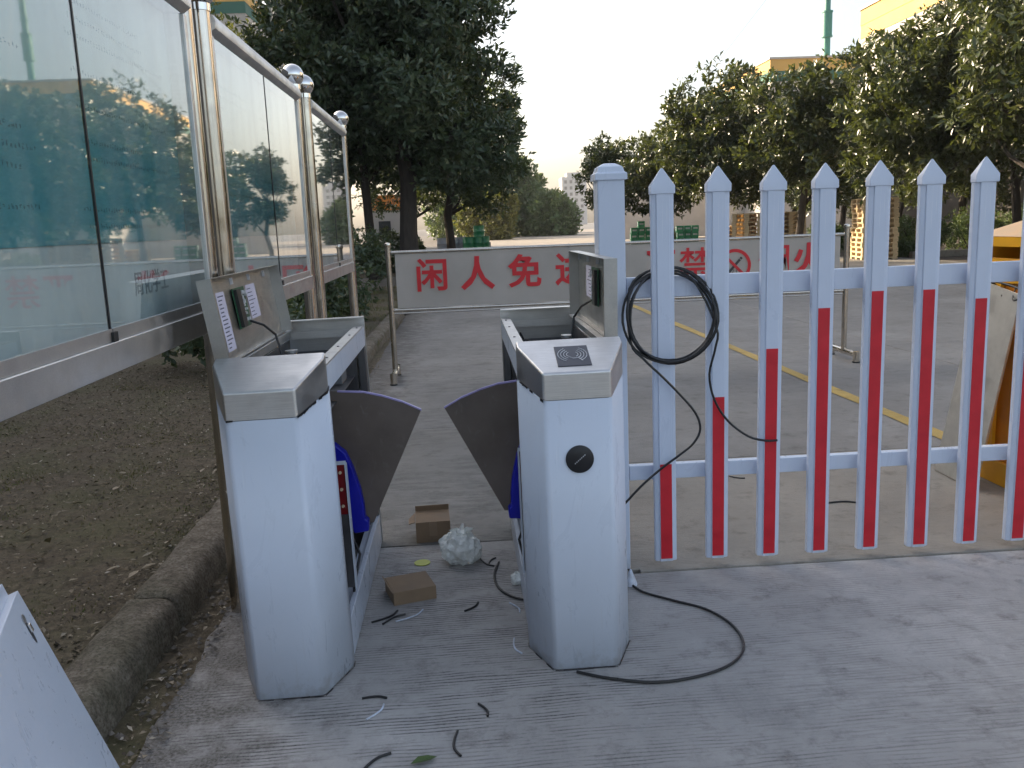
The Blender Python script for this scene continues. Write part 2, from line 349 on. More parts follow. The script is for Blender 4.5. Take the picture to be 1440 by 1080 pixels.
M['plate'] = steel('door_plate_steel', (.60,.60,.58), .5, (2, 2, 2), .04)
PLATE = [(2.505,4.46,.004),(2.50,4.08,.004),(2.637,4.02,.975),(2.637,4.36,1.03)]

# ------------------------------------------------------------------ setting: ground
def sheet(name, x0, y0, x1, y1, z, m, parent=None, label=None):
    o = MB().add([(x0,y0,z),(x1,y0,z),(x1,y1,z),(x0,y1,z)], [(0,1,2,3)]).build(name, m, parent)
    o['kind'] = 'structure'; return o
sheet("ground", -400, -80, 400, 640, -.075, M['asphalt'])
sheet("road", -60, 55, 120, 160, -.060, M['road_far'])
# concrete drive: each slab its own piece, joints recessed
pave = bpy.data.objects.new("pavement", None); COL.objects.link(pave); pave['kind'] = 'structure'
def slab(x0, y0, x1, y1, m, z=0.0):
    g = .004
    MB().box(x0+g, y0+g, -.07, x1-g, y1-g, z).build("slab", m, pave, bevel=.004)
sheet("joint_bed", -6, -6, 40, 46, -.016, M['joint'], pave)
edge = [(-.955 + mnoise.fractal(Vector((0, y*3.1, 4)), 1, 2, 5)*.045, y) for y in np.arange(3.74, -.5, -.03)]
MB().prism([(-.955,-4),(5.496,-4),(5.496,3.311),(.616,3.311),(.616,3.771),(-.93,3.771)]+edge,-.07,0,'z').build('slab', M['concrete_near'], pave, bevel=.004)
slab(5.5, -4, 11, 3.315, M['concrete_near'])
slab(-.955, 3.775, .62, 6.1, M['concrete_lane']); slab(.62, 3.345, 4.4, 4.93, M['concrete_mid'])
slab(4.4, 3.345, 11, 4.93, M['concrete_mid'])
ys = [4.93, 8.9, 12.45, 17, 22, 27]
for i in range(len(ys)-1):
    for (xa, xb) in ((.62, 4.4), (4.4, 8.6), (8.6, 12.8)):
        slab(xa, ys[i], xb, ys[i+1], M['concrete_far'])
for (ya, yb) in ((6.1, 8.9), (8.9, 12.45), (12.45, 17), (17, 22), (22, 27)):
    slab(-.955, ya, .62, yb, M['concrete_far'])
# steel gate rail set in the joint
MB().box(.66, 3.314, -.06, 6.0, 3.344, .006).build("gate_rail", M['concrete_mid'], pave, bevel=.003)
line = MB()
for i in range(60):
    y0 = 4.95 + i*.4; y1 = y0 + .4
    w0 = .055 + .006*math.sin(i*1.7); w1 = .055 + .006*math.sin((i+1)*1.7); xa = 2.93 - (y0-5)*.016; xb = 2.93 - (y1-5)*.016
    line.add([(xa-w0,y0,.0045),(xa+w0,y0,.0045),(xb+w1,y1,.0045),(xb-w1,y1,.0045)], [(0,1,2,3)])
o = line.build("road_line", M['yellowline']); o['kind'] = 'structure'

# verge of bare soil
nx, ny = 130, 260
X = np.linspace(-6.5, -.86, nx); Y = np.linspace(-1.5, 14.5, ny)
V = []
for y in Y:
    for x in X:
        base = .085 if x < -1.2 else (.085 + (x+1.2)/.12*(-.08) if x < -1.08 else .005 - .03*max(0, (x+.98)/.1))
        h = mnoise.fractal(Vector((x*2.5, y*2.5, 0)), 1, 2, 5)*.016 + mnoise.noise(Vector((x*17, y*17, 3)))*.008
        V.append((x, y, base + h))
V = np.array(V); idx = np.arange(nx*ny).reshape(ny, nx)
Fq = np.stack([idx[:-1,:-1].ravel(), idx[:-1,1:].ravel(), idx[1:,1:].ravel(), idx[1:,:-1].ravel()], 1)
t = NT("soil"); co = t.coords('World')
n1 = t.noise(co, 1.6, 6, .65); n2 = t.noise(co, 28, 6, .7); n3 = t.noise(co, 120, 3, .7)
c = t.ramp(n2, [(.3, (.050,.038,.022)), (.55, (.115,.088,.054)), (.75, (.205,.165,.105))])
c = t.mix(t.ramp(n1, [(.47, g3(0)), (.62, g3(.65))]), c, (.092,.086,.036))
c = t.mix(t.ramp(n3, [(.6, g3(0)), (.75, g3(.6))]), c, (.2,.16,.11))
t.l(c, t.b.inputs["Base Color"]); t.b.inputs["Roughness"].default_value = .95; t.bump(n2, .8, .02); M['soil'] = t.m
o = link("soil_verge", np_mesh("soil_verge", V, Fq), M['soil'], smooth=True); o['kind'] = 'structure'
sheet("lawn", -40, 14.45, -.9, 21, .03, M['soil']); sheet("side_path", -40, 21, -.9, 26, .02, M['concrete_mid']); sheet("far_lawn", -40, 26, -.9, 58, .03, M['soil'])

# grass blades and litter: nobody could count them
def scatter_blades(n, xr, yr, hmin, hmax, seed, dens=None):
    g = np.random.default_rng(seed); P = []
    x = g.uniform(*xr, n*3); y = g.uniform(*yr, n*3)
    keep = np.array([mnoise.noise(Vector((a*1.3, b*1.3, 7))) > -.02 + g.uniform(-.25,.25) for a, b in zip(x, y)])
    x = x[keep][:n]; y = y[keep][:n]; n = len(x)
    a = g.uniform(0, 2*math.pi, n); h = g.uniform(hmin, hmax, n); w = g.uniform(.002,.005, n); ln = g.uniform(-.6,.6,(n,2))*h[:,None]
    z = np.full(n, .075)
    b1 = np.stack([x+np.cos(a)*w, y+np.sin(a)*w, z], 1); b2 = np.stack([x-np.cos(a)*w, y-np.sin(a)*w, z], 1)
    tp = np.stack([x+ln[:,0], y+ln[:,1], z+h], 1)
    V = np.stack([b1, b2, tp], 1).reshape(-1, 3); Fc = np.arange(3*n).reshape(n, 3)
    return V, Fc, np.repeat(g.uniform(0,1,n), 3)
M['grass'] = leaf_mat("grass_blades", [(0,(.17,.13,.065)),(.6,(.115,.105,.042)),(1,(.08,.115,.03))], .6, .2)
V, Fc, A = scatter_blades(60000, (-4.6,-1.27), (.6,9), .006, .022, 1)
tag(link("grass", np_mesh("grass", V, Fc, A), M['grass']), kind='stuff')
V, Fc, A = scatter_blades(12000, (-3.5,-1.0), (10,21), .02, .07, 2)
tag(link("grass", np_mesh("grass", V, Fc, A), M['grass']), kind='stuff')
def leaf_np(n, g, pos, L, W, up_bias, curl=.25):
    """n flat-ish leaf blades, each two folded triangles pairs; returns V,F"""
    a = g.uniform(0, 2*math.pi, n); d = np.stack([np.cos(a), np.sin(a), g.normal(0, up_bias, n)], 1); d /= np.linalg.norm(d, axis=1)[:,None]
    r = g.normal(0,1,(n,3)); r[:,2] *= .35; s = np.cross(d, np.array([0,0,1.0])+r*.35); s /= np.linalg.norm(s, axis=1)[:,None]; nn = np.cross(s, d)
    L = L[:,None]; W = W[:,None]
    p0 = pos; p1 = pos + d*L*.45 + s*W + nn*W*curl; p2 = pos + d*L; p3 = pos + d*L*.45 - s*W + nn*W*curl
    V = np.stack([p0,p1,p2,p3],1).reshape(-1,3); b = np.arange(n)*4
    Fc = np.concatenate([np.stack([b,b+1,b+2],1), np.stack([b,b+2,b+3],1)])
    return V, Fc
M['litter'] = leaf_mat("leaf_litter_mix", [(0,(.035,.025,.015)),(.4,(.085,.062,.036)),(.75,(.17,.13,.08)),(.92,(.30,.25,.18)),(1,(.5,.44,.36))], .75, .05)
g = np.random.default_rng(5); n = 42000
x = np.concatenate([g.uniform(-4.6,-1.25,n-6600), g.normal(-1.30,.1,4000), g.normal(-1.00,.045,2600)]); y = np.concatenate([g.uniform(.8,9.5,n-6600), g.uniform(1.2,9.5,4000), g.uniform(1.6,9,2600)])
z = np.where(x < -1.2, .098, .016); z = np.where((x > -1.2) & (x < -1.08), .14, z)
keep = (x < -.90) & ~((x > -1.26) & (x < -1.06)); x, y, z = x[keep], y[keep], z[keep]; n = len(x)
V, Fc = leaf_np(n, g, np.stack([x,y,z],1), g.gamma(2.2,.0065,n)+.004, g.gamma(2.0,.0016,n)+.0015, .22, .5)
tag(link("leaf_litter", np_mesh("leaf_litter", V, Fc, np.repeat(g.beta(1.0,1.25,n),4)), M['litter']), kind='stuff')
# gravel crumbs along the kerb foot
g = np.random.default_rng(9); gm = MB()
for i in range(700):
    px, py = g.normal(-.985,.05), g.uniform(1.7, 9); s_ = g.uniform(.003,.013)
    if px > -.89 or px < -1.07: continue
    vs = [Vector((math.cos(k*2.1)*s_, math.sin(k*2.1)*s_*.8, (k%2)*s_*.9)) for k in range(3)]
    gm.add([(px+s_*1.1*g.uniform(.7,1.2),py,.012),(px,py+s_,.012),(px-s_,py-s_*.3,.012),(px,py-s_,.012),(px,py,.012+s_)], [(0,1,4),(1,2,4),(2,3,4),(3,0,4)])
M['gravel'] = mat("gravel", (.17,.145,.12), .9, var=.5, vscale=25, coord='World')
tag(gm.build("gravel", M['gravel']), kind='stuff')

# kerb of rounded worn stones
kerb = bpy.data.objects.new("kerb", None); COL.objects.link(kerb); kerb['kind'] = 'structure'
def kerb_stone(y0, y1, xa, xb, seed):
    """one stone from y0 to y1; (xa,xb) = outer face x at both ends"""
    prof = [(-.010,-.05),(-.008,.0),(-.005,.03),(-.001,.055),(.003,.078),(.008,.097),(.017,.113),(.031,.126),(.05,.133),(.072,.136),(.094,.138),(.116,.139),(.138,.138),(.158,.136),(.172,.128),(.18,.10),(.184,.0)]
    ns = max(6, int((y1-y0)/.013)); V = []; Fc = []
    for i in range(ns+1):
        t_ = i/ns; y = y0 + (y1-y0)*t_; xo = xa + (xb-xa)*t_
        e = min(t_, 1-t_)*(y1-y0); sh = 1 - .10*max(0, 1-e/.03)**2
        for j, (px, pz) in enumerate(prof):
            nz = mnoise.fractal(Vector((px*9, y*5, seed+pz*9)), 1, 2, 6)*.0075 + mnoise.fractal(Vector((px*60+pz*60, y*60, seed)), 1, 2, 4)*.0012
            V.append((xo - .09 - (px-.09)*-1*sh*-1*-1 if False else xo - px*1.0 - (1-sh)*(.09-px) - nz*.5, y + (mnoise.noise(Vector((px*40,pz*40,seed*3)))*.012 if i in (0, ns) else 0), (pz if pz <= 0 else pz*sh + nz)))
    k = len(prof)
    for i in range(ns):
        for j in range(k-1): Fc.append((i*k+j, i*k+j+1, (i+1)*k+j+1, (i+1)*k+j))
    Fc.append(tuple(range(k))); Fc.append(tuple(ns*k+j for j in range(k))[::-1])
    MB().add(V, Fc).build("kerb_stone", M['kerb'], kerb, smooth=True)
ky = [.9, 2.02, 3.06, 4.3, 5.4, 6.5, 7.6, 8.7, 9.8, 10.9, 12.0, 13.1, 14.2]
for i in range(len(ky)-1):
    off = rnd.uniform(-.008,.008)
    kerb_stone(ky[i]+.006, ky[i+1]-.006, -1.075+off+.005*max(0,ky[i]-6)*3, -1.075+off*.5+.005*max(0,ky[i+1]-6)*3, i*3.1)
# individual big dry leaves on the soil
lm = MB()
lv = [(0,0,0),(.35,.19,.10),(.7,.17,.07),(1,0,.03),(.7,-.17,.08),(.35,-.19,.09),(.5,0,-.02)]
lm.add(lv, [(0,1,6),(1,2,6),(2,3,6),(3,4,6),(4,5,6),(5,0,6)])
leafproto = lm.build("fallen_leaf", M['deadpale'], smooth=True)
tag(leafproto, "pale dry fallen leaf lying on the bare soil verge behind the kerb", "leaf", "pale dry leaves lying on the soil verge")
spots = [(-1.35+.0*i, 0) for i in range(1)]
gr = random.Random(3)
for i in range(46):
    lf = leafproto if i == 0 else copy_tree(leafproto)
    lf.location = (gr.uniform(-2.6,-1.3) if i % 3 else gr.gauss(-1.34,.04), gr.uniform(1.6,6.5), .104)
    lf.scale = [gr.uniform(.035,.075)]*3; lf.rotation_euler = (gr.uniform(-.4,.4), gr.uniform(-.3,.3), gr.uniform(0,6.28))

# ------------------------------------------------------------------ buildings
def band_building(name, x0, y0, x1, y1, h, label, bands=True, win=None, wall='wallA', wall_shade=0):
    b = thing(name, (x0, y0, 0), label, "building"); w, d = x1-x0, y1-y0
    MB().box(0, 0, -.1, w, d, h-1.35 if bands else h).build("wall", M[wall], b)
    if bands:
        if not wall_shade: MB().box(-.03,-.03, h-1.35, w+.03, d+.03, h-.72).build("green_band", M['bandgreen'], b)
        else: MB().box(-.03,-.03, h-1.35, w+.03, d+.03, h-.72).build("lower_ochre_band", M['bandyellow'], b)
        MB().box(-.05,-.05, h-.72, w+.05, d+.05, h).build("ochre_band", M['bandyellow'], b)
        MB().box(-.12,-.12, h, w+.12, d+.12, h+.12).build("parapet_coping", M['wallA'], b)
    else:
        MB().box(-.12,-.12, h, w+.12, d+.12, h+.15).build("roof_slab", M['wallgrey'], b)
    if wall_shade: MB().box(-.08,-.08,-.1,w+.08,d+.08,wall_shade).build("wall_shade", M['wall_shade'], b)  # painted shade: a dark skin over the lower wall
    for (side, a, z, ww, hh) in (win or []):
        if side == 'x':
            f = MB().box(-.05, a, z, .0, a+ww, z+hh).build("window", M['frame'], b)
            MB().box(-.06, a+.07, z+.07, -.045, a+ww/2-.03, z+hh-.07).box(-.06, a+ww/2+.03, z+.07, -.045, a+ww-.07, z+hh-.07).build("pane", M['window'], f)
        else:
            f = MB().box(a, -.05, z, a+ww, .0, z+hh).build("window", M['frame'], b)
            MB().box(a+.07, -.06, z+.07, a+ww/2-.03, -.045, z+hh-.07).box(a+ww/2+.03, -.06, z+.07, a+ww-.07, -.045, z+hh-.07).build("pane", M['window'], f)
    return b
band_building("factory_building", 20.4, 58, 44, 78, 11.1, "grey factory block with ochre and green roof bands carrying the green mast",
    win=[('y', 3+4*i, z, 2.2, 1.5) for i in range(4) for z in (2.0, 5.6)] + [('x', 2+5*i, z, 2.2, 1.5) for i in range(3) for z in (5.6,)])
band_building("factory_building", 20.4, 9, 44, 45, 11.1, "long factory block with ochre roof band behind the right-hand row of trees", wall='wallA', wall_shade=4.6,
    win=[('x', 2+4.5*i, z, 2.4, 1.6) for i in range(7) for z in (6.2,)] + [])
band_building("factory_building", -36, 54, -11.6, 74, 15.2, "factory block with ochre and green bands behind the left notice boards",
    win=[('y', 12+4*i, z, 2.2, 1.5) for i in range(3) for z in (2.2, 5.8)])
# unseen blocks added on the left to shade the gate; the boards hide them
band_building("shade_block", -26, -14, -13.5, 17.4, 13.0, "tall plain unseen block added for shade left of the drive", False, wall='wallgrey')
band_building("shade_block", -26, 18.4, -13.5, 38, 13.0, "second tall plain unseen block added for shade further along the drive", False, wall='wallgrey')
gh = thing("gate_house", (-4.6, 46, 0), "small white gate house with orange roof band between the left tree trunks", "building")
MB().box(0,0,0,1.6,3,2.35).build("wall", M['wallA'], gh); MB().box(-.05,-.05,2.35,1.65,3.05,3.1).build("orange_band", M['orangeband'], gh)
MB().box(.5,-.03,.9,1.1,.0,1.8).build("window", M['window'], gh)
bw = thing("boundary_wall", (11.6, 63, 0), "low tan boundary wall with a dark doorway behind the crate stacks", "wall")
MB().box(0,0,0,2.0,.3,2.9).box(3.1,0,0,13,.3,2.9).box(2.0,0,2.3,3.1,.3,2.9).build("wall", M['wallA'], bw); MB().box(2.0,.1,0,3.1,.25,2.3).build("door", M['window'], bw)
MB().box(-.05,-.06,2.9,13.05,.36,3.0).build("coping", M['wallgrey'], bw)
# mast with guy wires
ms = thing("radio_mast", (25.7, 62, 11.2), "green stepped pole mast on the roof of the distant factory block", "mast")
MB().tube([(0,0,0),(0,0,2.0)], .23, 12).build("lower_tube", M['mast'], ms, smooth=True)
MB().tube([(0,0,2.001),(0,0,3.5)], .33, 12).tube([(0,0,1.9),(0,0,2.0)], .37, 12).tube([(0,0,3.501),(0,0,3.6)], .37, 12).build("middle_tube", M['mast'], ms, smooth=True)
MB().tube([(0,0,3.601),(0,0,4.4)], .2, 12).tube([(0,0,4.401),(0,0,4.5)], .27, 12).tube([(0,0,4.501),(0,0,13)], .2, 12).build("upper_tube", M['mast'], ms, smooth=True)
for k in range(3):
    a = k*2.1+.5; MB().tube([(0,0,9.5),(math.cos(a)*9, math.sin(a)*3.5, 0)], .010, 5).build("guy_wire", M['darksteel'], ms)
tw = thing("tower_block", (46.6, 400, 0), "pale hazy tower block far away above the distant trees", "building")
MB().box(0,0,0,11,12,21).build("wall", M['tower'], tw); MB().box(2.5,2,21,9,10,23).build("roof_room", M['tower'], tw)
wm = MB()
for fl in range(7):
    for k in range(4): wm.box(1+k*2.4, -.1, 2+fl*2.7, 2.2+k*2.4, 0, 3.4+fl*2.7)
wm.build("window", M['wallgrey'], tw)

# ------------------------------------------------------------------ trees
LEAFS = {
 'dark': leaf_mat("dark_glossy_leaves", [(0,(.032,.056,.030)),(.5,(.068,.102,.054)),(.85,(.105,.138,.07)),(1,(.155,.165,.08))], .38, .2),
 'warm': leaf_mat("olive_leaves", [(0,(.028,.042,.016)),(.5,(.058,.076,.028)),(.85,(.098,.106,.042)),(1,(.17,.145,.07))], .31, .16),
 'mid': leaf_mat("mid_green_leaves", [(0,(.050,.095,.034)),(.5,(.085,.145,.055)),(1,(.14,.19,.075))], .5, .25),
 'yellow': leaf_mat("yellow_green_leaves", [(0,(.07,.08,.015)),(.5,(.13,.13,.02)),(1,(.20,.17,.03))], .5, .25),
}
def crown_mesh(name, blobs, n, L, seed, shell=.55):
    """rosettes of leaves on twigs spread through lumpy blobs; blobs = [(x,y,z,rx,rz)]"""
    g = np.random.default_rng(seed); per = 9; k = int(n*1.22)//per
    B = np.array(blobs); wgt = B[:,3]**2*B[:,4]; ch = g.choice(len(B), k, p=wgt/wgt.sum())
    d = g.normal(0,1,(k,3)); d /= np.linalg.norm(d,axis=1)[:,None]
    rad = g.uniform(shell**3, 1, k)**(1/3)
    lump = np.array([mnoise.noise(Vector(v*2.1+seed+b*3)) for v, b in zip(d, ch)])
    rad = rad*(1+.34*lump)
    c = B[ch]; P = c[:,:3] + d*np.stack([c[:,3],c[:,3],c[:,4]],1)*rad[:,None]
    # leave gaps: drop twigs where a coarse noise is low
    nz = np.array([mnoise.noise(Vector(p*(1.15 if L<.3 else .55)+seed)) for p in P]); keep = nz > -.17; P = P[keep]; d = d[keep]; k = len(P)
    out = d + np.array([0,0,.35]); out /= np.linalg.norm(out,axis=1)[:,None]
    m = k*per; pos = np.repeat(P,per,0) + g.normal(0,L*.28,(m,3)); o = np.repeat(out,per,0)
    dr = o*.55 + g.normal(0,.75,(m,3)); dr /= np.linalg.norm(dr,axis=1)[:,None]
    s = np.cross(dr, o + g.normal(0,.35,(m,3))); s /= (np.linalg.norm(s,axis=1)[:,None]+1e-6); nn = np.cross(s,dr)
    ll = (L*g.uniform(.65,1.2,m))[:,None]; ww = ll*.21
    p0=pos; p1=pos+dr*ll*.5+s*ww+nn*ww*.35; p2=pos+dr*ll-nn*ll*.06; p3=pos+dr*ll*.5-s*ww+nn*ww*.35
    V=np.stack([p0,p1,p2,p3],1).reshape(-1,3); b=np.arange(m)*4
    Fc=np.concatenate([np.stack([b,b+1,b+2],1),np.stack([b,b+2,b+3],1)])
    tint=np.clip(np.repeat(g.beta(2,2.4,k),per)*.6+g.uniform(0,.4,m),0,1)
    return np_mesh(name,V,Fc,np.repeat(tint,4))
def lumps(rx, z0, z1, n, seed, taper=.75):
    g = random.Random(seed); bl = []; zc=(z0+z1)/2; rz=(z1-z0)/2
    bl.append((0,0,zc,rx*.62,rz*.7))
    for i in range(n):
        a=i*2.4+g.uniform(-.4,.4); t_=(i+.5)/n*1.8-.9; q=math.sqrt(max(.1,1-t_*t_*taper))
        r=rx*.62*q*g.uniform(.85,1.15)
        bl.append((math.cos(a)*r, math.sin(a)*r, zc+t_*rz*.82, rx*g.uniform(.30,.46), rx*g.uniform(.26,.42)))
    bl.append((0,0,z1-rx*.35,rx*.32,rx*.42))
    return bl
def tree(loc, rx, z0, z1, n, L, kind, label, seed, group, tr=.13, name="broadleaf_tree", blobs=None, forks=5):
    t_ = thing(name, loc, label, "tree", group)
    g = random.Random(seed*7+1); tb = MB()
    pts=[(0,0,-.1)]; 
    for k in range(1,6): pts.append((g.uniform(-.06,.06)*k, g.uniform(-.06,.06)*k, (z0+.55*(z1-z0))*k/5))
    tb.tube(pts, [tr*1.25, tr, tr*.9, tr*.75, tr*.55, tr*.3], 9)
    for k in range(forks):
        a=k*2.4+g.uniform(0,1); b=Vector(pts[2+k%3]); e=b+Vector((math.cos(a)*rx*.65, math.sin(a)*rx*.65, (z1-z0)*.33)); mi=(b+e)/2+Vector((0,0,-.1*rx))
        tb.tube([b,mi,e],[tr*.5,tr*.33,tr*.12],6)
    tb.build("trunk", M['bark'], t_, smooth=True)
    link("crown", crown_mesh("crown", blobs or lumps(rx,z0,z1,11,seed), n, L, seed), LEAFS[kind], t_)
    return t_
LG="dark broadleaf trees on the left"
tree((-1.4,24,0), 3.65, 2.0, 10.6, 66000, .21, 'dark', "tallest dark broadleaf tree above the left end of the red-lettered barrier", 11, LG, .24)
tree((-2.45,25,0), 2.9, 2.1, 10.0, 32000, .21, 'dark', "dark broadleaf tree with slim trunk just left of the tallest one", 12, LG, .13)
tree((-3.35,27,0), 2.0, 2.4, 9.2, 18000, .21, 'dark', "dark tree behind the balls of the notice board posts", 13, LG, .18)
tree((-.3,30,0), 2.7, 2.15, 6.2, 22000, .2, 'dark', "smaller dark tree at the foot of the tall tree beside the drums", 14, LG, .15)
tree((-1.9,37,0), 2.7, 1.9, 6.2, 18000, .2, 'dark', "shaded small tree deep behind the two big left trunks", 15, LG, .14)
tree((-9.3,34,0), 3.6, 2.4, 9.8, 20000, .2, 'yellow', "yellow-green leafy tree in front of the banded building above the boards", 16, LG, .16)
RG="olive broadleaf trees in the row on the right"
tree((6.2,38,0), 1.25, 1.5, 4.9, 7000, .2, 'warm', "small narrow olive tree just left of the white gate post top", 21, RG, .10)
tree((8.2,36,0), 2.0, 1.4, 5.0, 12000, .23, 'warm', "olive tree above the green crate stacks", 22, RG, .11)
tree((8.75,30,0), 2.2, 1.5, 6.3, 17000, .23, 'warm', "olive tree with rounded top left of the banded roof corner", 23, RG, .12)
tree((10.5,27,0), 1.9, 1.6, 5.7, 14000, .22, 'warm', "olive tree with pointed top in front of the banded roof below the mast", 24, RG, .12)
tree((12.0,22.5,0), 2.45, 1.8, 6.2, 24000, .21, 'warm', "large dense olive tree behind the fence with trunk beside the pallet tower", 25, RG, .12)
tree((12.6,18.6,0), 2.6, 2.3, 6.9, 22000, .21, 'warm', "large olive tree reaching the top right corner above the yellow box", 26, RG, .13)
tree((16.6,33,0), 2.3, 1.6, 6.4, 12000, .2, 'warm', "olive tree set back against the far end of the long factory wall", 27, RG, .13)
tree((16.4,25.5,0), 2.5, 1.7, 6.6, 16000, .2, 'warm', "olive tree set back behind the hedge clumps on the right", 28, RG, .13)
tree((16.9,38.5,0), 2.7, .9, 6.6, 15000, .22, 'warm', "deep shaded olive tree by the wall seen left of the tall pallet tower", 37, RG, .13)
tree((16.6,43.5,0), 2.8, .9, 6.8, 15000, .22, 'warm', "farthest olive tree by the wall behind the wide pallet stack", 38, RG, .13)
tree((17.4,30.0,0), 2.5, .9, 6.2, 14000, .22, 'warm', "low-branched olive tree by the wall behind the hedge clumps", 39, RG, .13)
tree((17.2,20.5,0), 2.6, 1.9, 7.0, 16000, .2, 'warm', "olive tree close to the factory wall above the yellow roof", 29, RG, .13)
DG="distant trees across the sunlit road"
tree((6.0,105,0), 5.0, -.6, 8.6, 26000, .6, 'mid', "broad round green tree in the middle distance beyond the road", 31, DG, .25)
tree((3.0,88,0), 3.1, -.4, 5.1, 14000, .45, 'yellow', "light yellow-green bushy tree in front of the distant round tree", 32, DG, .15)
tree((10.6,100,0), 3.0, -.4, 4.6, 14000, .55, 'mid', "distant green tree right of the round one below the tower block", 33, DG, .18)
tree((0.0,100,0), 4.4, -.4, 7.0, 14000, .55, 'mid', "distant green tree half hidden behind the left trees", 35, DG, .2)
tree((8.2,120,0), 4.6, -.4, 6.6, 16000, .6, 'mid', "distant green tree at the back between the round tree and the tower block", 36, DG, .2)
def bush(loc, rx, h, n, L, kind, label, seed, group, name="bush"):
    t_ = thing(name, loc, label, "bush", group); g=random.Random(seed)
    tb=MB()
    for k in range(5): a=k*1.3; tb.tube([(0,0,-.05),(math.cos(a)*rx*.4,math.sin(a)*rx*.4,h*.6)],[.03,.012],5)
    tb.build("stems", M['bark'], t_)
    bl=[(0,0,h*.5,rx*.7,h*.5)]+[(math.cos(k*2.4)*rx*.55, math.sin(k*2.4)*rx*.55, h*g.uniform(.3,.62), rx*g.uniform(.35,.5), h*g.uniform(.28,.4)) for k in range(7)]
    link("foliage", crown_mesh("foliage", bl, n, L, seed), LEAFS[kind], t_)
BG="dark shrubs behind the notice boards"
bush((-1.95,13.2,.05), .75, 1.45, 6000, .10, 'dark', "dark shrub beside the last notice board post", 41, BG)
bush((-2.2,11.2,.05), .9, 1.3, 7000, .10, 'dark', "dark shrub under the far notice board", 42, BG)
bush((-2.4,9.0,.05), .9, 1.2, 6000, .10, 'dark', "dark shrub under the middle notice board", 43, BG)
bush((-2.6,19.5,.03), 1.2, 1.7, 7000, .12, 'dark', "dark shrub below the slim left trunk", 44, BG)
bush((-2.1,28.5,.03), 1.2, 1.3, 8000, .14, 'dark', "low dark hedge clump behind the two big left trunks", 45, BG)
HG="clipped hedge clumps along the right-hand kerb"
for i,(x,y,rx,h,lab) in enumerate([(14.0,26.6,.95,1.25,"dark green hedge clump right of the pallet tower"),(15.9,26.9,1.1,1.4,"rounded hedge clump between the last two whole pickets"),(18.2,27.4,1.3,1.5,"hedge clump above the yellow machine roof"),(13.2,25.6,.55,.55,"low grassy clump at the kerb beside the pallet tower"),(9.6,41.5,.8,.9,"yellowish low shrub behind the green crates"),(12.6,30,.8,1.1,"small shrub between the pallet stacks")]):
    bush((x,y,0), rx, h, 5000, .11, 'mid' if i!=4 else 'yellow', lab, 50+i, HG)
MB().box(13.0,24.9,-.05,20.3,25.1,.16).build("kerb", M['concrete_mid'])['kind']='structure'

